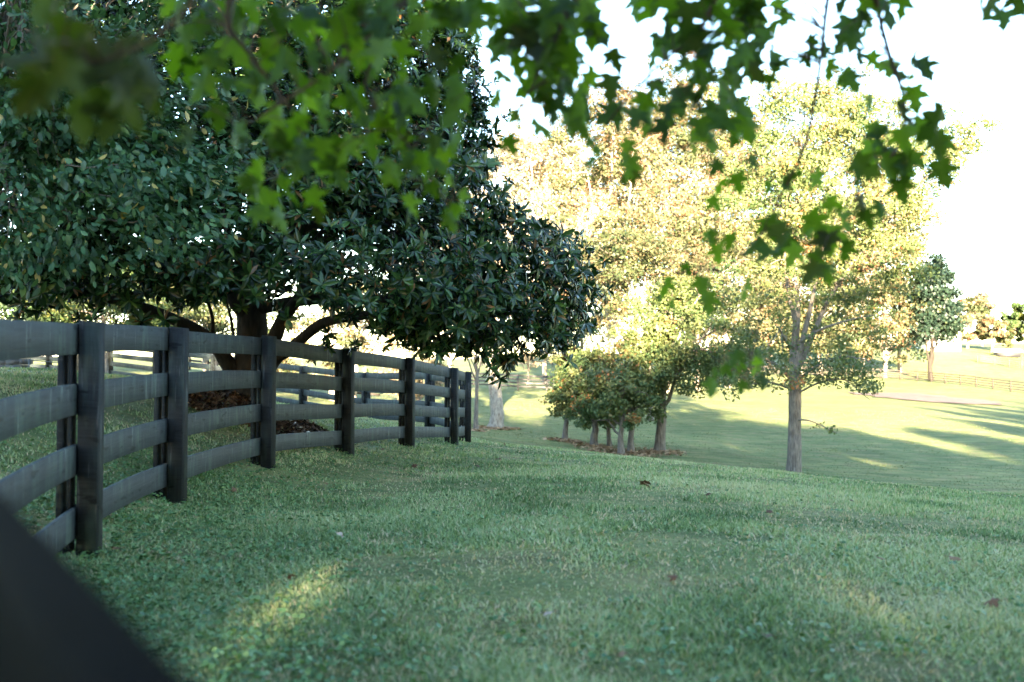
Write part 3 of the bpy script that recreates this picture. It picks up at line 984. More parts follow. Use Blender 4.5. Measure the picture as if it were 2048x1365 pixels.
# ------------------------------------------------------------------ left tree with ovate leaves in front of the magnolia
br = np.random.default_rng(41)
bb = np.array([-5.75, 10.2, 0]); bb[2] = gz1(bb[0], bb[1])
bt = empty('broadleaf_tree', bb, 'tree with small oval leaves, some yellow, at the left edge before the magnolia', 'tree')
cc, cr = np.array([-4.9, 9.9, E + 2.75]), np.array([2.35, 1.7, 2.6])
ncl = 340
u = nrm(br.normal(size=(ncl, 3)))
rr_ = br.random(ncl) ** .5
lum = .82 + .36 * NZ1(np.arctan2(u[:, 1], u[:, 0]) * 2 + 4, u[:, 2] * 2.5 + 7, 1)
cl = cc + u * cr * (rr_ * lum)[:, None]
cl[:, 2] = np.where(cl[:, 2] < cc[2], cc[2] + (cl[:, 2] - cc[2]) * .74, cl[:, 2])
extra = np.array([P(x_, y_, d_) for x_, y_, d_ in [(60, 480, 9), (110, 520, 9), (190, 530, 9), (20, 530, 9), (400, 470, 9.2), (430, 430, 9.2), (440, 350, 9.3), (470, 300, 9.4), (330, 450, 9), (290, 500, 9), (380, 60, 9.6), (330, 20, 9.6), (220, 400, 8.7), (280, 380, 8.8), (240, 330, 8.7), (340, 350, 8.9), (140, 370, 8.8), (60, 420, 8.8)]])
cl = np.concatenate([cl, extra])
pc_ = 1024 + F * cl[:, 0] / cl[:, 1]
py_ = 735 - F * (cl[:, 2] - E) / cl[:, 1]
lim = np.interp(pc_, [-300, 0, 130, 260, 340, 440, 520], [555, 545, 535, 510, 490, 460, 330])
cl = cl[(py_ < lim)]
ncl = len(cl)
mb = MB()
trp = np.array([bb - UPZ * .1, bb + np.array([.05, 0, 1.0]), bb + np.array([.2, -.05, 2.2]), cc + np.array([-.2, 0, .2]), cc + np.array([0, 0, 1.8])])
trp = np.concatenate([s[:-1] for s in spline(trp, 4)] + [trp[-1:]])
mb.tube(trp, np.linspace(.16, .03, len(trp)), 10, .1, 1)
mb.build('trunk', M['bark'], bt, True)
LP, LD = [], []
for c in cl:
    s = trp[br.integers(5, len(trp))]
    path = curve(s, c, .1, 8, .05, br)
    if br.random() < .33:
        MB().tube(path, np.linspace(.022, .004, 8), 5).build('twig', M['bark'], bt, True)
    nl = br.integers(60, 95)
    dd = nrm(c - s)
    o_ = br.normal(size=(nl, 3)) * np.array([.17, .17, .11])
    LP.append(c + o_)
    LD.append(nrm(dd + br.normal(size=(nl, 3)) * .6 + np.array([0, 0, -.3])))
LP, LD = np.concatenate(LP), np.concatenate(LD)
pc_ = 1024 + F * LP[:, 0] / LP[:, 1]
py_ = 735 - F * (LP[:, 2] - E) / LP[:, 1]
# leaves built one by one for the 300 that show largest, the rest as one part
lv, lq, lt = leaf6(.098, .046)
score = np.where((pc_ > 5) & (pc_ < 520) & (py_ > 0) & (py_ < 560), LP[:, 1], 99)
fl = np.argsort(score)[:300]
side = nrm(np.cross(LD, nrm(br.normal(size=LD.shape) * .7 + np.array([0, -.4, 1.0]))))
rotl = np.stack([LD, side, np.cross(LD, side)], -1)
scl = br.uniform(.7, 1.25, len(LP))
tl = np.where(br.random(len(LP)) < .025, br.uniform(.95, 1, len(LP)), np.clip(br.normal(.5, .2, len(LP)), 0, .93))
lm = [np_mesh('leaf', lv, [lq, lt], M['broad'], tint=np.full(len(lv), tv)) for tv in (.2, .4, .6, .8, .98)]
isf = np.zeros(len(LP), bool); isf[fl] = True
for i in fl:
    o = bpy.data.objects.new('leaf', lm[4 if br.random() < .06 else br.integers(4)])
    C.objects.link(o)
    o.parent = bt
    o.matrix_basis = Matrix([list(rotl[i][r_] * scl[i]) + [LP[i][r_] - bb[r_]] for r_ in range(3)] + [[0, 0, 0, 1]])
rest = np.where(~isf)[0]
vs = np.einsum('nij,vj->nvi', rotl[rest] * scl[rest][:, None, None], lv) + LP[rest][:, None]
offs = np.arange(len(rest)) * len(lv)
o = link('crown', np_mesh('crown', vs.reshape(-1, 3), [(lq[None] + offs[:, None, None]).reshape(-1, 4), (lt[None] + offs[:, None, None]).reshape(-1, 3)], M['broad'], tint=np.repeat(tl[rest], len(lv))), bt)
o['kind'] = 'stuff'

# ------------------------------------------------------------------ background wood
G_WOOD = 'tall sunlit trees of the wood behind the field'
tree_px('sycamore_tree', 'pale barked sycamore with a thick white trunk past the fence end', 990, 48, 1000, 470, 130, 240, 30, 'pale', 9000, .19, bark='palebark', seed=51, limbs=16, clumps=75, fork=.35, tmix=(.45, .2), twigs=.8, cl_r=.2)
tree_px('slender_tree', 'slender brown trunk beside the white sycamore trunk', 952, 45, 955, 640, 45, 130, 10, 'yellow', 1500, .16, seed=52, limbs=6, clumps=24, fork=.3, twigs=.5)
wood = [
    ('yellow_tree', 'pale leafless topped tree with white branches above the magnolia', 1090, 96, 1090, 490, 160, 260, 10, 'pale', 15000, .31, dict(bark='palebark', limbs=20, clumps=130, cl_r=.15, shell=.35, twigs=.9, tmix=(.55, .2), fork=.25)),
    ('yellow_tree', 'tall yellow tree just right of the pale leafless one', 1215, 66, 1215, 450, 160, 290, 15, 'yellow', 19000, .23, dict(bark='palebark', limbs=14, clumps=170, cl_r=.15, shell=.3, twigs=.5, tmix=(.62, .2))),
    ('yellow_tree', 'tallest cream leaved tree in the middle of the wood', 1335, 92, 1335, 400, 160, 320, 12, 'yellow', 21000, .32, dict(bark='bark', limbs=14, clumps=170, cl_r=.15, shell=.3, twigs=.5, tmix=(.66, .2))),
    ('yellow_tree', 'yellow green tree behind the small orange tinged clump', 1300, 58, 1290, 590, 170, 140, 13, 'yellow', 13000, .20, dict(limbs=10, clumps=120, shell=.3, cl_r=.18, twigs=.3, tmix=(.5, .2))),
    ('yellow_tree', 'yellow tree between the clump and the forked grey tree', 1455, 112, 1450, 470, 140, 270, 12, 'yellow', 17000, .36, dict(bark='palebark', limbs=12, clumps=160, cl_r=.15, shell=.3, twigs=.5, tmix=(.6, .2))),
    ('yellow_tree', 'golden tree directly behind the forked grey tree', 1600, 142, 1600, 580, 150, 190, 10, 'yellow', 15000, .46, dict(bark='palebark', limbs=14, clumps=160, cl_r=.15, shell=.3, twigs=.6, tmix=(.6, .2))),
    ('yellow_tree', 'pale gold tree rising right of the forked grey tree', 1725, 138, 1725, 590, 110, 180, 10, 'yellow', 13000, .44, dict(bark='palebark', limbs=14, clumps=160, cl_r=.15, shell=.3, twigs=.5, tmix=(.62, .2))),
    ('yellow_tree', 'rightmost tall tree of the wood with thin outer sprays', 1800, 146, 1795, 520, 72, 200, 9, 'yellow', 9000, .44, dict(bark='palebark', limbs=12, clumps=60, twigs=.9, tmix=(.66, .2), fork=.6)),
    ('yellow_tree', 'leafy cream tree hanging low over the far grey fence', 1770, 138, 1778, 650, 75, 95, 9, 'yellow', 7000, .42, dict(limbs=10, clumps=60, tmix=(.6, .2))),
    ('yellow_tree', 'low spreading yellow tree behind the gap left of the forked grey tree', 1480, 132, 1480, 650, 120, 95, 10, 'yellow', 10000, .42, dict(limbs=9, clumps=110, shell=.3, cl_r=.18, tmix=(.5, .2))),
    ('yellow_tree', 'low yellow tree between the magnolia bough and the clump', 1165, 88, 1165, 620, 110, 105, 10, 'yellow', 9000, .28, dict(limbs=9, clumps=100, shell=.3, cl_r=.18, tmix=(.5, .2))),
    ('yellow_tree', 'low green gold tree behind the trunk of the forked grey tree', 1640, 140, 1640, 670, 110, 80, 10, 'yellow', 9000, .44, dict(limbs=9, clumps=100, shell=.3, cl_r=.18, tmix=(.4, .2))),
    ('yellow_tree', 'green gold tree rising over the tallest clump tree', 1395, 100, 1395, 560, 110, 150, 10, 'yellow', 12000, .31, dict(limbs=9, clumps=120, shell=.3, cl_r=.16, tmix=(.42, .2))),
    ('yellow_tree', 'backmost cream tree showing above the clump between two white barked trees', 1270, 165, 1270, 400, 130, 270, 8, 'yellow', 13000, .58, dict(bark='palebark', limbs=12, clumps=170, cl_r=.15, shell=.25, twigs=.4, tmix=(.55, .2))),
    ('yellow_tree', 'backmost tree filling the sky behind the tallest cream tree', 1395, 165, 1395, 390, 130, 290, 8, 'yellow', 13000, .58, dict(bark='palebark', limbs=12, clumps=170, cl_r=.15, shell=.25, twigs=.4, tmix=(.55, .2))),
    ('yellow_tree', 'backmost tree behind the gap left of the forked grey tree', 1525, 165, 1520, 450, 130, 280, 8, 'yellow', 13000, .58, dict(bark='palebark', limbs=12, clumps=170, cl_r=.15, shell=.25, twigs=.4, tmix=(.55, .2))),
    ('yellow_tree', 'backmost tree high behind the forked grey tree', 1655, 165, 1650, 430, 125, 290, 8, 'yellow', 13000, .58, dict(bark='palebark', limbs=12, clumps=170, cl_r=.15, shell=.25, twigs=.4, tmix=(.55, .2))),
    ('yellow_tree', 'backmost tree behind the right side of the forked grey tree', 1770, 165, 1760, 440, 105, 260, 8, 'yellow', 13000, .58, dict(bark='palebark', limbs=12, clumps=170, cl_r=.15, shell=.25, twigs=.4, tmix=(.55, .2))),
    ('yellow_tree', 'backmost pale tree just right of the magnolia top', 1130, 150, 1120, 470, 120, 260, 8, 'pale', 12000, .52, dict(bark='palebark', limbs=14, clumps=150, cl_r=.15, shell=.25, twigs=.6, tmix=(.5, .2))),
    ('dark_green_tree', 'dark green tree standing behind the right edge of the wood', 1862, 134, 1864, 630, 52, 122, 10, 'dark', 14000, .44, dict(bark='darkbark', limbs=8, clumps=110, tmix=(.38, .18), fork=.1, cl_r=.24, shell=.3)),
    ('green_tree', 'blue green conifer dim behind the forked grey tree', 1540, 150, 1540, 630, 60, 105, 9, 'dark', 5000, .50, dict(limbs=8, clumps=40, tmix=(.3, .2), fork=.15)),
    ('understorey_tree', 'low pale sapling above the dark slope fence', 1055, 90, 1060, 695, 60, 58, 5, 'pale', 3400, .24, dict(limbs=8, clumps=34, twigs=.5)),
    ('understorey_tree', 'low cream bush on the slope right of the dark fence', 1130, 74, 1140, 690, 70, 60, 8, 'yellow', 3000, .19, dict(limbs=8, clumps=34, tmix=(.6, .2))),
    ('yellow_tree', 'pale tree behind the hanging magnolia bough', 900, 60, 900, 560, 110, 200, 12, 'pale', 9000, .20, dict(bark='palebark', limbs=10, clumps=50, twigs=.5)),
    ('yellow_tree', 'cream tree seen over the middle of the black fence', 705, 58, 740, 640, 100, 110, 12, 'yellow', 6000, .19, dict(bark='palebark', limbs=10, clumps=55, twigs=.5, tmix=(.6, .2))),
    ('yellow_tree', 'yellow tree with a forked white trunk seen over the fence', 668, 54, 640, 640, 80, 110, 14, 'yellow', 5000, .18, dict(bark='palebark', limbs=9, clumps=50, twigs=.4, tmix=(.55, .2))),
    ('understorey_tree', 'cream bush low behind the fence end', 840, 56, 840, 760, 80, 50, 8, 'pale', 3600, .16, dict(limbs=7, clumps=40)),
    ('understorey_tree', 'golden bush low behind the fence between the fourth and fifth posts', 610, 52, 620, 735, 70, 48, 8, 'yellow', 3600, .16, dict(limbs=7, clumps=40, tmix=(.6, .2))),
    ('yellow_tree', 'bright yellow green tree behind the magnolia trunk', 410, 50, 420, 640, 130, 100, 14, 'yellow', 10000, .18, dict(bark='palebark', limbs=9, clumps=110, shell=.3, tmix=(.4, .2))),
    ('green_tree', 'leaning trunk tree in front of the back fence at left', 212, 37, 190, 600, 150, 95, 12, 'green', 13000, .16, dict(limbs=9, clumps=120, shell=.3, tmix=(.6, .2), fork=.35)),
    ('green_tree', 'dim green tree beyond the stone wall at far left', 60, 46, 40, 600, 170, 105, 12, 'green', 13000, .20, dict(limbs=9, clumps=120, shell=.3, tmix=(.5, .2))),
    ('green_tree', 'sunny green tree between the leaning trunk and the magnolia', 330, 55, 310, 620, 120, 95, 12, 'yellow', 11000, .20, dict(limbs=9, clumps=110, shell=.3, tmix=(.35, .2))),
    ('green_tree', 'small round green tree on the teal slope seen through the fence', 731, 95, 731, 738, 26, 20, 4, 'green', 900, .20, dict(limbs=5, clumps=18)),
]
for k_, (nm_, lb, px, D, cx_, cy_, rx_, ry_, tw, lm_, nl, ls, kw) in enumerate(wood):
    tree_px(nm_, lb, px, D, cx_, cy_, rx_, ry_, tw, lm_, nl, ls, seed=60 + k_, group=G_WOOD if nm_ == 'yellow_tree' else None, **kw)

# far hill trees and house
for k_, (lb, px, D, cx_, cy_, rx_, ry_, lm_, nl) in enumerate([
    ('far hill tree beside the white house', 1935, 185, 1938, 648, 44, 52, 'yellow', 7000),
    ('taller pale far hill tree behind the one by the white house', 1965, 205, 1960, 632, 32, 46, 'pale', 5000),
    ('far hill tree midway along the hilltop, rounded', 1985, 180, 1990, 668, 34, 32, 'yellow', 4500),
    ('greener far hill tree with a low crown over the shed', 2015, 182, 2016, 662, 32, 34, 'green', 5000),
    ('far hill tree at the right edge of the frame', 2055, 178, 2052, 648, 32, 48, 'green', 6000)]):
    tree_px('hill_tree', lb, px, D, cx_, cy_, rx_, ry_, 5, lm_, nl, .5, seed=90 + k_, group='trees on the far hill', limbs=7, clumps=40, tmix=(.55, .2))

hb = P(1893, 692, 176); hb[2] = gz1(hb[0], hb[1])
h = empty('white_house', hb, 'white gabled house on the far hill beside the dark tree', 'house')
hw, hd, hh = 5.0, 7.0, 2.9
mb = MB().add([(hb[0] + x, hb[1] + y, hb[2] + z) for y in (0, hd) for (x, z) in ((-hw / 2, -.5), (hw / 2, -.5), (hw / 2, hh), (0, hh + 2.0), (-hw / 2, hh))],
              [(1, 6, 7, 2), (4, 9, 5, 0), ], [(0, 1, 2), (0, 2, 3), (0, 3, 4), (5, 7, 6), (5, 8, 7), (5, 9, 8)])
mb.build('wall', M['white'], h)
for s in (-1, 1):
    a = np.array([(hb[0], hb[1] - .3, hb[2] + hh + 2.12), (hb[0] + s * (hw / 2 + .3), hb[1] - .3, hb[2] + hh - .12), (hb[0] + s * (hw / 2 + .3), hb[1] + hd + .3, hb[2] + hh - .12), (hb[0], hb[1] + hd + .3, hb[2] + hh + 2.12)])
    MB().add(np.concatenate([a, a - UPZ * .12]), [(0, 1, 2, 3), (7, 6, 5, 4), (0, 4, 5, 1), (1, 5, 6, 2), (2, 6, 7, 3), (3, 7, 4, 0)]).build('roof', M['roof'], h)
for wx in (0.35,):
    fo = MB().box((hb[0] + wx + .55, hb[1] - .03, hb[2] + 1.55), (1.0, .12, 1.15)).build('window', M['white'], h)
    for j in (-1, 0, 1):
        MB().box((hb[0] + wx + .55 + j * .29, hb[1] - .08, hb[2] + 1.55), (.23, .06, .95)).build('pane', M['glass'], fo)
sb = P(2014, 702, 172); sb[2] = gz1(sb[0], sb[1])
s_ = empty('shed', sb, 'low shed with a pale roof at the right end of the hilltop', 'shed')
MB().box((sb[0], sb[1], sb[2] + .35), (3.6, 2.4, .9)).build('wall', M['glass'], s_)
MB().sweep(np.array([sb + np.array([-2.2, 0, 1.02]), sb + np.array([2.2, 0, 1.02])]), np.tile(np.array([0, 1.0, 0]), (2, 1)), np.tile(UPZ, (2, 1)), [(-1.5, -.2), (1.5, -.2), (0, .35)]).build('roof', M['white'], s_)

# ------------------------------------------------------------------ the forked grey tree on the field
fb = P(1590, 950, 32); fb[2] = gz1(fb[0], fb[1])
ft = empty('forked_tree', fb, 'single grey trunked tree with forked limbs standing alone on the field', 'tree')
D0 = 32
tpx = [(1588, 975, D0), (1588, 940, D0), (1589, 870, D0), (1590, 800, D0), (1590, 745, D0), (1592, 700, D0)]
w = np.array([P(*a) for a in tpx]); w = np.concatenate([s[:-1] for s in spline(w, 4)] + [w[-1:]])
MB().tube(w, np.interp(np.arange(len(w)), [0, 4, 16, 20], [.255, .215, .19, .20]), 12, .08, 3).build('trunk', M['bark'], ft, True)
MB().tube(w[:7], [.42, .33, .275, .25, .232, .222, .216], 12, .2, 8).build('root_flare', M['bark'], ft, True)
fr_ = np.random.default_rng(77)
limbs_px = [[(1590, 740, D0), (1588, 690, D0), (1590, 640, D0 - .2), (1578, 590, D0 - .3), (1570, 520, D0 - .4), (1560, 400, D0 - .5), (1545, 300, D0 - .6)],
            [(1591, 690, D0), (1596, 620, D0 + .3), (1592, 560, D0 + .5), (1590, 450, D0 + .6), (1600, 320, D0 + .8), (1610, 220, D0 + 1)],
            [(1590, 730, D0), (1605, 680, D0 - .2), (1620, 620, D0 - .4), (1632, 560, D0 - .5), (1650, 470, D0 - .5), (1660, 330, D0 - .6)],
            [(1592, 740, D0), (1612, 700, D0), (1630, 660, D0 + .2), (1660, 595, D0 + .4), (1710, 520, D0 + .5), (1760, 430, D0 + .8)],
            [(1640, 520, D0 - .5), (1690, 400, D0 - .3), (1740, 320, D0), (1810, 270, D0 + .3)],
            [(1700, 530, D0 + .5), (1770, 450, D0 + .2), (1830, 380, D0), (1900, 310, D0 - .2)],
            [(1588, 770, D0), (1560, 735, D0 - .5), (1520, 720, D0 - 1), (1470, 735, D0 - 1.4), (1440, 755, D0 - 1.6)],
            [(1592, 765, D0), (1630, 735, D0 - .6), (1680, 715, D0 - 1.2), (1730, 720, D0 - 1.6), (1770, 745, D0 - 1.8)],
            [(1590, 790, D0), (1640, 765, D0 - .8), (1690, 760, D0 - 1.3), (1720, 785, D0 - 1.6), (1740, 800, D0 - 1.7)],
            [(1585, 780, D0), (1540, 765, D0 - .6), (1500, 770, D0 - .9), (1480, 775, D0 - 1)],
            [(1597, 840, D0 - .2), (1620, 842, D0 - .5), (1650, 855, D0 - .7), (1675, 868, D0 - .8)],
            [(1590, 700, D0), (1570, 680, D0 - 1), (1560, 660, D0 - 2), (1550, 650, D0 - 2.6)],
            [(1592, 690, D0), (1640, 660, D0 - 1), (1700, 640, D0 - 1.6), (1750, 630, D0 - 2)]]
lr0 = [.12, .10, .11, .13, .07, .075, .05, .05, .035, .035, .035, .06, .06]
cl, clr = [], []
for pth, r0 in zip(limbs_px, lr0):
    w = np.array([P(*a) for a in pth]); w = np.concatenate([s[:-1] for s in spline(w, 4)] + [w[-1:]])
    MB().tube(w, np.linspace(r0, r0 * .15, len(w)), 8, .1, 5).build('limb', M['bark'], ft, True)
blobs = [(1590, 745, 150, 50, 20), (1560, 600, 90, 60, 16), (1650, 600, 90, 60, 18), (1480, 680, 60, 50, 9), (1700, 600, 80, 60, 16), (1760, 660, 50, 60, 12), (1590, 655, 80, 40, 8), (1500, 740, 60, 36, 14), (1690, 725, 70, 45, 20), (1640, 700, 90, 50, 20), (1520, 690, 60, 50, 14), (1560, 480, 90, 110, 26), (1620, 400, 110, 120, 30), (1700, 480, 90, 90, 22), (1660, 300, 100, 90, 18), (1480, 760, 50, 20, 6), (1570, 320, 80, 90, 16),
         (1740, 770, 40, 18, 6), (1660, 862, 22, 10, 5), (1640, 850, 12, 6, 2), (1760, 590, 60, 70, 14), (1720, 650, 70, 50, 12),
         (1620, 300, 110, 90, 22), (1700, 330, 90, 90, 18), (1560, 420, 80, 100, 14), (1680, 440, 110, 90, 20), (1930, 270, 50, 30, 5), (1960, 255, 30, 20, 3), (1850, 400, 60, 60, 10), (1520, 250, 80, 80, 14), (1600, 190, 110, 60, 16), (1700, 220, 110, 70, 22), (1800, 290, 100, 70, 22), (1870, 320, 80, 50, 14), (1900, 280, 60, 40, 7), (1780, 420, 90, 90, 24), (1820, 520, 50, 80, 14), (1500, 380, 70, 100, 14), (1660, 560, 90, 60, 12)]
for bx, by, bw, bh, n_ in blobs:
    for _ in range(n_):
        a_ = fr_.normal(size=2) * .5
        cl.append(P(bx + a_[0] * bw, by + a_[1] * bh, D0 + fr_.normal() * 1.2 + (-.8 if by > 690 else 1.6 if by > 560 else 0)))
        clr.append((.44 if by < 560 else .36) if by < 800 else .16)
cl, clr = np.array(cl), np.array(clr)
tw_ = MB()
allp = np.concatenate([np.concatenate([s[:-1] for s in spline(np.array([P(*a) for a in pth]), 4)]) for pth in limbs_px])
for c in cl:
    j = np.argmin(np.linalg.norm(allp - c, axis=1))
    d = np.linalg.norm(allp[j] - c)
    if d > .9: continue
    tw_.tube(curve(allp[j], c, .08 * d, 6, .05 * d, fr_), np.linspace(.018, .005, 6), 4)
tw_.build('twigs', M['bark'], ft, True)['kind'] = 'stuff'
nl = 56000
wq = clr ** 2 * np.where(cl[:, 2] > E + 2.6, 1.5, 1.0)
wh = fr_.choice(len(cl), nl, p=wq / wq.sum())
off = nrm(fr_.normal(size=(nl, 3))) * fr_.random((nl, 1)) ** .5
pos = cl[wh] + off * clr[wh][:, None] * np.array([1.2, 1.2, .75])
tint = np.clip(.42 + fr_.normal(size=len(cl))[wh] * .17 + fr_.normal(size=nl) * .17, 0, 1)
link('crown', leaf_cloud('crown', pos, M['autumn'], .12, .55, tint, np.array([0, -.2, .8]), .6, 78), ft)
hang = [P(1498, 812, D0 - 1), P(1506, 826, D0 - 1), P(1497, 838, D0 - 1), P(1500, 852, D0 - 1)]

# the clump of turning trees
G_CL = 'trunks of the turning clump on the field'
clump = [('thin trunked tree at the left end of the turning clump, straw at its foot', 1130, 40, 1148, 788, 64, 84, 12, 'autumn', 6500, (.44, .26)),
         ('stout trunked tree second from left in the turning clump', 1190, 39, 1182, 775, 84, 88, 15, 'autumn', 9000, (.42, .26)),
         ('thin tree behind the middle of the turning clump', 1217, 39.5, 1215, 805, 66, 76, 10, 'autumn', 6000, (.32, .16)),
         ('pale trunked tree foremost in the turning clump', 1242, 37, 1240, 805, 92, 76, 14, 'autumn', 9500, (.38, .18)),
         ('orange tinged tree right of the foremost trunk in the clump', 1262, 38, 1290, 745, 88, 122, 13, 'autumn', 9500, (.46, .18)),
         ('tallest tree of the turning clump with the thick flared trunk at its right end', 1318, 38.5, 1372, 685, 122, 148, 22, 'autumn', 18000, (.34, .16))]
for k_, (lb, px, D, cx_, cy_, rx_, ry_, tw, lm_, nl, tm) in enumerate(clump):
    tree_px('clump_tree', lb, px, D, cx_, cy_, rx_, ry_, tw, lm_, nl, .13, seed=120 + k_, group=G_CL, limbs=9, clumps=95, fork=.35, tmix=tm, cl_r=.22, shell=.4, twigs=.3, trunk_top=.75)

# pine straw rings
sr = np.random.default_rng(55)
for px, D, rad0, n_ in [(990, 47.6, 1.3, 500), (1130, 39.8, .9, 350), (1240, 37.2, 1.7, 380), (1305, 37.8, 1.5, 330), (1195, 38.8, 1.2, 240), (951, 44.8, .7, 150)]:
    c = P(px, 800, D)
    ra = sr.random(n_) ** .9 * rad0 * (.6 + .5 * sr.random(n_))
    an = sr.random(n_) * 2 * math.pi
    x_, y_ = c[0] + np.cos(an) * ra, c[1] + np.sin(an) * ra
    z_ = ground_z(x_, y_) + .015 + .03 * sr.random(n_)
    me = leaf_cloud('pine_straw', np.stack([x_, y_, z_], 1), M['straw'], .24, .3, None, np.array([0, 0, 1.4]), 0, int(px))
    tag(link('pine_straw', me), 'brown straw spread round the tree trunks', kind='stuff')

# ------------------------------------------------------------------ the tree row behind the camera whose shade covers the lawn
G_SH = 'tree row behind the viewer'
for k_, (x_, y_, top, wdt) in enumerate([(-24, -24, 15.5, 5.5), (-15, -27, 15.0, 5.5), (-7, -24, 11.5, 5.0), (1.5, -26, 11.2, 5.0), (9.0, -24, 13.4, 5.0), (17.0, -27, 11.6, 2.8), (27.5, -25, 12.6, 2.4), (35, -27, 17.5, 3.2), (45, -26, 18, 3.6), (20, -24, 7.6, 5.5), (25, -27, 8.0, 5.5), (32, -25, 9.0, 5.0), (-33, -26, 15, 5.5),
                                         (3.5, -38, 10.5, 5.5), (-5, -38, 10.5, 5.5), (-9, -28, 9.5, 4.5), (-11, -32, 11.4, 5), (5.5, -33, 13.4, 5), (40, -30, 19.0, 2.6), (52, -27, 20.0, 4.6), (31.3, -22, 14.0, 1.8), (60, -28, 18, 5.5), (13.5, -32, 14.6, 4.4), (22.3, -33, 12.9, 2.3), (-19, -33, 11.5, 5), (-2.5, -32, 11.2, 5), (30, -33, 10.6, 5)]):
    z0 = gz1(x_, y_)
    zb = z0 + .9
    zt = E + top
    make_tree('shade_tree', 'dense green tree in the row behind the viewer', (x_, y_, z0), (x_, y_, (zb + zt) / 2), (wdt, wdt * .8, (zt - zb) / 2 / 1.05), .28, 'green', 11000, .42, seed=200 + k_, group=G_SH, limbs=9, clumps=90, fork=.25, shell=.3, cl_r=.24, flat=.9, beam=True)

# ------------------------------------------------------------------ maple over the camera: trunk behind, branches with single leaves in view
half = [(0, 0), (.10, -.05), (.25, -.06), (.42, .01), (.31, .08), (.25, .16), (.38, .24), (.62, .50), (.44, .45), (.33, .47), (.17, .46), (.19, .58), (.29, .71), (.17, .75), (.09, .87), (0, 1.06)]


def maple_leaf(name, seed, mat, curl=.25, stalk=True):
    r = np.random.default_rng(seed)
    asym = r.uniform(.85, 1.15, 2)
    out = [(x * asym[0], y) for x, y in half] + [(-x * asym[1], y) for x, y in half[-2:0:-1]]
    out = np.array(out) + r.normal(size=(len(out), 2)) * .012
    fold, bend = r.uniform(.1, .5), r.uniform(-.1, curl * 1.6)
    zf = lambda x, y: -fold * np.abs(x) - bend * (y - .3) ** 2 + .06 * np.sin(7 * x + 5 * y)
    v = [(0, .40, 0.02)] + [(x, y, zf(x, y)) for x, y in out]
    n = len(out)
    tr = [(0, 1 + i, 1 + (i + 1) % n) for i in range(n)]
    mb = MB().add(np.array(v), tris=tr)
    if stalk:
        mb.tube([(0, 0, .0), (0, -.25, .03), (.04, -.55, .12)], [.018, .014, .016], 4)
    return mb.mesh(name, mat)


mp_shade = [maple_leaf('leaf', 340 + k, M['mapleshade']) for k in range(4)]
mp_me = [maple_leaf('leaf', 300 + k, M['maple']) for k in range(8)]
tb = np.array([1.9, -2.6, 0]); tb[2] = gz1(tb[0], tb[1])
mt = empty('maple_tree', tb, 'maple whose lobed green leaves hang over the top of the view', 'tree')
tpts = np.array([tb - UPZ * .1, tb + np.array([0, .05, 1.2]), tb + np.array([-.1, .1, 2.6]), tb + np.array([-.2, .1, 4.5]), tb + np.array([-.3, 0, 7])])
tpts = np.concatenate([s[:-1] for s in spline(tpts, 4)] + [tpts[-1:]])
MB().tube(tpts, np.linspace(.22, .06, len(tpts)), 12, .08, 9).build('trunk', M['bark'], mt, True)
lr = np.random.default_rng(88)
# crown above and behind the camera (out of view)
ncr = 15000
cp = np.array([0.6, -5.2, E + 4.6]) + nrm(lr.normal(size=(ncr, 3))) * (lr.random((ncr, 1)) ** .4) * np.array([6.5, 4.6, 3.9])
pyv = 735 - F * (cp[:, 2] - E) / np.maximum(cp[:, 1], .05)
cp = cp[((cp[:, 1] < .1) | (pyv < -250)) & ~in_beam(cp, .1)]
o = link('crown', leaf_cloud('crown', cp, M['maplecrown'], .17, .8, None, np.array([0, 0, .8]), .4, 89), mt)
o['kind'] = 'stuff'

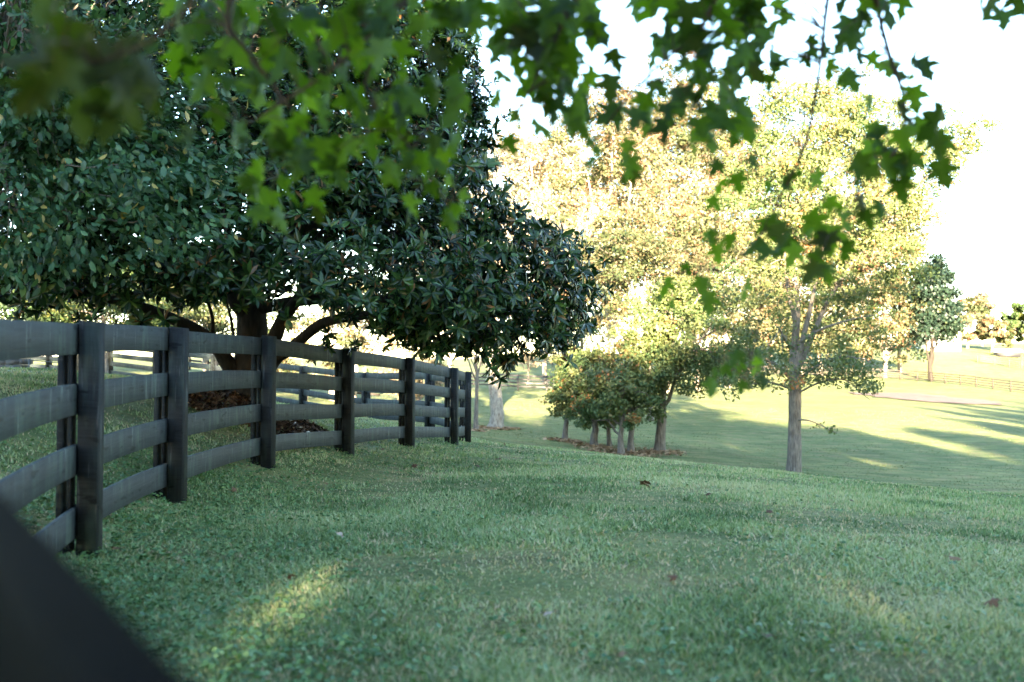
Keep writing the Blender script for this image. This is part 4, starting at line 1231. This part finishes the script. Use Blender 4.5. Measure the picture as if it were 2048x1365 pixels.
BR = {
    'right': dict(path=[(1655, -260, 2.47), (1660, -60, 2.73), (1650, 40, 2.86), (1640, 130, 2.925), (1620, 250, 2.99), (1600, 315, 2.99), (1560, 395, 3.055), (1515, 480, 3.055), (1440, 545, 3.12)], r=(.0075, .0022), D=2.99),
    'far_right': dict(path=[(1700, -260, 2.47), (1740, -60, 2.665), (1765, 60, 2.795), (1785, 130, 2.86), (1808, 200, 2.86), (1800, 290, 2.86), (1740, 350, 2.86), (1690, 440, 2.925), (1655, 540, 2.99)], r=(.008, .002), D=2.86),
    'top': dict(path=[(1500, -260, 2.34), (1450, -60, 2.6), (1400, 60, 2.665), (1330, 120, 2.73), (1260, 190, 2.73), (1190, 280, 2.73)], r=(.010, .002), D=2.73),
    'top_left': dict(path=[(1250, -260, 2.21), (1180, -60, 2.47), (1120, 60, 2.535), (1080, 140, 2.6), (1030, 240, 2.6)], r=(.010, .002), D=2.60),
    'middle': dict(path=[(1000, -260, 2.08), (900, -60, 2.34), (780, 30, 2.34), (700, 110, 2.34), (620, 170, 2.34), (540, 220, 2.34), (480, 260, 2.34)], r=(.008, .002), D=2.34),
    'middle_low': dict(path=[(560, -260, 2.08), (480, -60, 2.21), (455, 40, 2.275), (500, 110, 2.34), (560, 190, 2.405), (600, 260, 2.405), (560, 360, 2.47)], r=(.007, .002), D=2.41),
    'middle_right': dict(path=[(900, -260, 2.21), (820, -60, 2.34), (780, 60, 2.405), (730, 170, 2.47), (790, 260, 2.47), (860, 340, 2.535), (900, 420, 2.535)], r=(.007, .002), D=2.47),
    'near_left': dict(path=[(500, -400, 1.2), (420, -60, 1.38), (330, 60, 1.44), (240, 110, 1.44), (160, 130, 1.44), (90, 110, 1.44)], r=(.006, .002), D=1.44),
    'corner': dict(path=[(2150, -260, 2.6), (2060, -60, 2.86), (2010, 10, 2.99)], r=(.005, .002), D=2.99),
    'low': dict(path=[(1515, 480, 3.055), (1520, 560, 2.99), (1520, 640, 2.925), (1500, 730, 2.86), (1490, 760, 2.86)], r=(.0022, .0012), D=2.86),
}
trunk_join = np.array([1.8, -2.4, E + 2.6])
br_obj, br_pts = {}, {}
for k_, (key, b) in enumerate(BR.items()):
    w = np.array([P(*a) for a in b['path']])
    d = np.concatenate([s[:-1] for s in spline(w, 5)] + [w[-1:]])
    rad = np.linspace(b['r'][0], b['r'][1], len(d))
    if key != 'low':
        a0 = curve(trunk_join, d[0], .45, 9)[:-1]
        rad = np.concatenate([np.linspace(.045, b['r'][0], len(a0) + 1)[:-1], rad])
        dd = np.concatenate([a0, d])
    else:
        dd = d
    br_obj[key] = MB().tube(dd, rad, 6, .15, k_).build('branch', M['twig'], mt, True)
    br_pts[key] = d

LV = {
    'right': [(1619, 110, 60), (1626, 82, 40), (1648, 106, 50), (1560, 15, 70), (1571, 38, 60), (1527, 86, 90), (1571, 120, 90), (1509, 138, 80), (1465, 158, 70), (1538, 165, 50), (1483, 230, 75), (1484, 255, 75), (1501, 328, 60), (1476, 366, 66), (1542, 377, 62), (1640, 362, 75), (1560, 470, 80), (1544, 458, 80), (1508, 492, 70), (1532, 510, 80), (1568, 492, 80), (1585, 512, 70), (1460, 484, 60), (1436, 508, 66), (1421, 476, 46),
              (1329, 574, 66), (1375, 538, 40), (1405, 572, 62), (1415, 606, 74), (1347, 615, 46), (1318, 600, 30), (1488, 578, 66), (1479, 30, 100), (1470, 70, 90), (1431, 337, 56), (1431, 407, 50), (1420, 474, 44)],
    'far_right': [(1688, 60, 90), (1684, 88, 84), (1728, 54, 60), (1780, 24, 110), (1805, 10, 90), (1728, 12, 90), (1690, 5, 80), (1714, 112, 74), (1684, 150, 84), (1703, 163, 80), (1747, 122, 62), (1775, 135, 60), (1846, 140, 84), (1790, 150, 74), (1815, 165, 60), (1831, 198, 90), (1802, 230, 84), (1743, 208, 64), (1868, 250, 120), (1875, 290, 80), (1845, 262, 90), (1808, 280, 80), (1761, 276, 80), (1750, 262, 60), (1743, 306, 90), (1728, 337, 90), (1791, 322, 96), (1816, 332, 90), (1721, 356, 70), (1802, 380, 80), (1774, 340, 90), (1886, 348, 84), (1670, 407, 66), (1684, 445, 76), (1728, 414, 70), (1761, 418, 62), (1633, 447, 84), (1662, 478, 90), (1610, 462, 70), (1657, 492, 90), (1689, 502, 70), (1637, 520, 70), (1621, 546, 80), (1655, 548, 60)],
    'top': [(1307, 112, 76), (1318, 174, 76), (1380, 158, 80), (1398, 128, 80), (1380, 64, 90), (1424, 106, 80), (1285, 209, 80), (1340, 228, 80), (1387, 196, 70), (1424, 228, 90), (1380, 284, 80), (1332, 262, 90), (1424, 280, 80), (1464, 148, 70), (1479, 216, 80), (1222, 176, 84), (1253, 300, 70), (1256, 335, 72), (1190, 290, 70), (1184, 330, 66), (1300, 20, 100), (1350, 20, 110), (1420, 20, 110), (1440, 60, 100), (1330, 55, 70), (1270, 240, 80), (1220, 230, 90), (1400, 255, 80), (1450, 260, 70)],
    'top_left': [(1021, 292, 62), (1134, 182, 90), (1178, 216, 84), (1134, 242, 84), (1105, 222, 80), (1068, 205, 80), (1054, 178, 70), (1152, 92, 110), (1105, 74, 110), (1061, 86, 110), (1010, 56, 90), (1149, 46, 100), (1098, 36, 110), (1050, 30, 110), (1180, 10, 90), (1000, 110, 80), (1030, 130, 80), (1090, 130, 100), (1130, 140, 100), (1170, 70, 70), (960, 10, 90), (990, 200, 60), (1040, 240, 70), (1085, 255, 70), (1160, 255, 80), (1010, 150, 60), (985, 30, 80)],
    'middle': [(560, 50, 110), (600, 20, 110), (640, 30, 110), (680, 60, 110), (720, 20, 110), (620, 110, 110), (660, 180, 100), (720, 110, 110), (760, 60, 110), (700, 200, 110), (640, 230, 100), (590, 250, 90), (560, 240, 100), (470, 270, 90), (530, 260, 100), (600, 180, 110), (440, 235, 90), (760, 110, 100), (650, 110, 100), (850, 60, 110), (900, 30, 100), (820, 20, 110), (800, 110, 90), (870, 120, 90), (930, 25, 90), (690, 150, 90)],
    'middle_low': [(380, 140, 110), (400, 60, 110), (450, 30, 110), (470, 100, 120), (560, 130, 110), (520, 180, 110), (470, 160, 100), (400, 172, 110), (400, 20, 110), (350, 25, 90), (520, 40, 110), (500, 20, 100), (640, 300, 80), (540, 300, 90), (520, 345, 90), (570, 385, 100), (530, 405, 100), (500, 372, 70), (630, 400, 80), (590, 330, 90), (562, 440, 80), (640, 430, 60), (610, 290, 80), (560, 290, 90), (430, 120, 100)],
    'middle_right': [(690, 300, 100), (655, 300, 110), (780, 180, 90), (800, 230, 100), (830, 200, 100), (870, 180, 100), (920, 185, 110), (900, 232, 100), (770, 250, 90), (740, 292, 80), (800, 290, 90), (850, 330, 90), (780, 345, 90), (830, 330, 80), (875, 330, 80), (820, 412, 70), (921, 405, 76), (904, 445, 66), (890, 372, 66), (730, 250, 80), (870, 290, 70), (640, 350, 90), (670, 340, 80)],
    'near_left': [(70, 120, 150), (110, 165, 170), (190, 110, 170), (230, 150, 170), (250, 200, 150), (160, 225, 150), (225, 235, 140), (60, 185, 120), (300, 155, 130), (130, 90, 150), (80, 20, 120), (290, 190, 110)],
    'corner': [(1977, 12, 84), (2010, 40, 66), (2036, 4, 70), (1960, 0, 60)],
    'low': [(1470, 716, 62), (1524, 712, 66), (1514, 734, 60), (1456, 742, 50), (1425, 752, 50), (1480, 740, 40), (1425, 776, 64), (1484, 774, 46), (1528, 766, 50)],
}
LV['top_left'] += [(x_, y_, 95) for x_, y_ in [(1120, 10), (1060, 0), (1010, 10), (1145, 120), (1115, 105), (1075, 60), (1165, 30), (1120, 160), (1150, 205), (1095, 190), (1070, 150), (1010, 85), (1200, 60)]]
LV['top'] += [(x_, y_, 95) for x_, y_ in [(1375, 35), (1320, 5), (1395, 90), (1440, 20), (1270, 5), (1350, 90), (1410, 170), (1360, 200), (1300, 240), (1480, 110), (1460, 180), (1440, 250)]]
LV['right'] += [(x_, y_, 90) for x_, y_ in [(1500, 10), (1540, 50), (1500, 60), (1490, 110), (1545, 125), (1520, 25)]]
LV['middle'] += [(x_, y_, 105) for x_, y_ in [(780, 20), (600, 70), (950, 60), (700, 50), (880, 10)]]
LV['middle_low'] += [(x_, y_, 105) for x_, y_ in [(370, 80), (600, 300), (350, 120)]]
for key in ('middle', 'middle_low', 'middle_right', 'top', 'top_left', 'far_right', 'right'):
    LV[key] += [(px + lr.normal() * 38, py + abs(lr.normal()) * 26 - 14, sz * lr.uniform(.7, 1.0)) for px, py, sz in LV[key] if lr.random() < (.5 if key.startswith('mid') else .25) and py < 420]
LS = dict(right=.70, far_right=.70, top=.72, top_left=.76, middle=.66, middle_low=.64, middle_right=.68, near_left=.80, corner=.8, low=.62)
for key, lst in LV.items():
    bo, bp, Dm = br_obj[key], br_pts[key], BR[key]['D']
    for (px, py, sz) in lst:
        D = Dm + lr.normal() * .10
        c = P(px, py, D)
        L = sz * LS[key] / F * D * lr.uniform(.95, 1.1)
        # leaf hangs: tip down with a random swing, blade roughly facing the viewer
        swing = lr.normal() * .55
        tip = np.array([math.sin(swing), lr.normal() * .35, -math.cos(swing)])
        tip = tip / np.linalg.norm(tip)
        nrm_ = np.array([lr.normal() * .75, (-1.0 if lr.random() < .5 else 1.0) * lr.uniform(.35, 1.1), .35 + lr.normal() * .5])
        nrm_ = nrm(nrm_ - tip * np.dot(nrm_, tip))
        xa = np.cross(tip, nrm_)
        rot_ = np.stack([xa, tip, nrm_], -1) * L
        org = c - tip * L * .42
        o = bpy.data.objects.new('leaf', mp_shade[lr.integers(4)] if key == 'near_left' or lr.random() < .05 else mp_me[lr.integers(8)])
        C.objects.link(o)
        o.parent = bo
        o.matrix_parent_inverse = Matrix.Identity(4)
        o.matrix_basis = Matrix([list(rot_[r_]) + [org[r_]] for r_ in range(3)] + [[0, 0, 0, 1]])
        # a thin shoot from the branch to the leaf's neighbourhood
        if lr.random() < .8:
            j = np.argmin(np.linalg.norm(bp - org, axis=1))
            if np.linalg.norm(bp[j] - org) > .03:
                dd = np.linalg.norm(bp[j] - org)
                MB().tube(curve(bp[j], org - tip * L * .5 + UPZ * .01, .12 * dd, 5), np.linspace(.0024, .0011, 5), 4).build('shoot', M['twig'], bo, True)

# ------------------------------------------------------------------ grass, clover, fallen leaves
gr = np.random.default_rng(99)


def blades(name, n, dmin, dmax, five, seed, wscale=.0032, hscale=1.0, mat='grass'):
    r = np.random.default_rng(seed)
    D = np.exp(r.uniform(math.log(dmin), math.log(dmax), n))
    x = r.uniform(-.82, .98, n) * D
    y = D
    patch = NZ1(x, y, .55) * .5 + NZ2(x, y, 1.7) * .3 + NZ3(x, y, .22) * .2
    thin = np.clip((NZ1(x + 3, y + 8, 1.4) * .55 + NZ3(x + 5, y + 1, .42) * .45 - .52) / .16, 0, 1)
    keep = r.random(n) < np.clip(.35 + 1.1 * patch, .2, 1) * (1 - .72 * thin)
    x, y, D, patch, thin = x[keep], y[keep], D[keep], patch[keep], thin[keep]
    n = len(x)
    z = ground_z(x, y) - .005
    h = (.019 + .036 * r.random(n)) * (.65 + .75 * patch) * (1 - .35 * thin) * hscale
    w = wscale * np.maximum(1, D / 4.2) * r.uniform(.7, 1.3, n)
    a = r.uniform(0, 2 * math.pi, n)
    s = np.stack([np.cos(a), np.sin(a), np.zeros(n)], 1)
    l = r.normal(size=(n, 3)) * .55
    l[:, 2] = 1
    l = nrm(l)
    b = np.stack([x, y, z], 1)
    t1 = NZ2(x + 31, y + 17, .8) * .6 + NZ3(x, y, 2.6) * .35
    tint = np.clip((t1 - .45) * 1.35 + .38 + r.normal(size=n) * .21, 0, .84)
    dry = r.random(n) < .06 + .30 * thin + .22 * np.clip(NZ1(x + 7, y + 3, 1.3) - .55, 0, 1)
    tint = np.where(dry, r.uniform(.86, 1, n), tint)
    W, H = w[:, None] * s, h[:, None]
    if five:
        mid = b + l * H * .55
        tip = b + l * H + np.stack([l[:, 0], l[:, 1], -.3 * np.abs(l[:, 0])], 1) * H * .7
        v = np.stack([b - W, b + W, mid + W * .75, mid - W * .75, tip], 1).reshape(-1, 3)
        k = np.arange(n)[:, None] * 5
        return np_mesh(name, v, [k + np.array([[0, 1, 2, 3]]), k + np.array([[3, 2, 4]])], M[mat], tint=np.repeat(tint, 5))
    tip = b + l * H
    v = np.stack([b - W, b + W, tip], 1).reshape(-1, 3)
    k = np.arange(n)[:, None] * 3
    return np_mesh(name, v, [k + np.array([[0, 1, 2]])], M[mat], tint=np.repeat(tint, 3))


tag(link('grass', blades('grass', 310000, 2.6, 8.0, True, 1)), 'short lawn grass in the foreground', kind='stuff')
tag(link('grass', blades('grass', 90000, 25.0, 70.0, False, 3, .0022, .9, 'pasture')), 'mown pasture grass across the valley field', kind='stuff')
tag(link('grass', blades('grass', 310000, 7.0, 24.0, False, 2, .0034, 1.0)), 'short lawn grass further down the slope', kind='stuff')

# clover and low weeds along the fence foot and in drifts over the near lawn
nc = 52000
D = np.exp(gr.uniform(math.log(2.8), math.log(19), nc))
x = gr.uniform(-.6, .6, nc) * D
dense_f = np.concatenate(sp[:8])
dist = np.min(np.hypot(x[:, None] - dense_f[None, ::3, 0], D[:, None] - dense_f[None, ::3, 1]), 1)
pr = np.exp(-(dist / 1.0) ** 2) * .85 + .08 * (NZ3(x, D, .5) > .66) + .012
keep = gr.random(nc) < pr
x, D = x[keep], D[keep]
rep = 3
n_ = len(x)
cx3 = np.repeat(x, rep) + gr.normal(size=n_ * rep) * .012
cy3 = np.repeat(D, rep) + gr.normal(size=n_ * rep) * .012
cz3 = ground_z(cx3, cy3) + np.repeat(.018 + .04 * gr.random(n_), rep)
me = leaf_cloud('clover', np.stack([cx3, cy3, cz3], 1), M['clover'], .026, .85, None, np.array([0, 0, 1.5]), 0, 5)
tag(link('clover', me), 'clover and low weeds along the fence foot', kind='stuff')

G_FL = 'fallen leaves scattered on the lawn'
fl_me = [maple_leaf('fallen_leaf', 400 + k, M['fallen'], .6) for k in range(4)]
pl_me = [maple_leaf('fallen_leaf', 420 + k, M['fallenpale'], .6) for k in range(2)]
brown = [(1296, 972, 26), (1292, 976, 18), (1412, 1000, 10), (1537, 1038, 16), (1135, 1052, 12), (1000, 924, 12), (952, 938, 14), (826, 944, 13), (1900, 1127, 24), (1756, 1132, 12), (1995, 1225, 34), (1545, 1302, 30), (762, 907, 10), (1245, 1330, 26), (865, 1140, 12), (575, 1180, 20), (238, 1120, 22), (1352, 1180, 12), (470, 995, 12), (650, 975, 12), (1040, 900, 9), (1010, 891, 10), (1700, 1010, 10), (1820, 1060, 12), (320, 1175, 16), (620, 960, 10), (600, 880, 10), (500, 940, 10)]


def drop_leaf(px, py, sz, me, label, group=None):
    q = ground_hit(px, py)
    o = bpy.data.objects.new('fallen_leaf', me)
    C.objects.link(o)
    s = max(.05, sz / F * q[1] * .95)
    o.scale = (s, s, s)
    o.rotation_euler = (gr.normal() * .35, gr.normal() * .35, gr.uniform(0, 6.28))
    o.location = (q[0], q[1], float(ground_z([q[0]], [q[1]])[0]) + .05)
    tag(o, label, 'leaf', group)


for k_, (px, py, sz) in enumerate(brown):
    lb = {(1296, 972): 'brown curled leaf on the crest of the lawn below the turning clump', (1900, 1127): 'brown leaf on the lawn above the largest fallen leaf at right', (1995, 1225): 'largest brown fallen leaf, near the right edge of the lawn',
          (1545, 1302): 'brown leaf lowest on the lawn right of centre', (1245, 1330): 'brown leaf lowest on the lawn near the middle', (238, 1120): 'brown leaf fallen at the foot of the nearest fence post in view', (1756, 1132): 'small brown leaf by the sun patch at lower right'}.get((px, py))
    drop_leaf(px, py, sz, fl_me[k_ % 4], lb or 'small curled brown leaf fallen on the shaded lawn', G_FL)
drop_leaf(685, 1086, 20, pl_me[0], 'pale pinkish leaf fallen on the lawn nearest the fence')
drop_leaf(1104, 1247, 30, pl_me[1], 'pale tan leaf fallen low in the middle of the lawn')
print('objects', len(bpy.data.objects), 'tris', sum(len(m.loops) - 2 * len(m.polygons) for m in bpy.data.meshes))
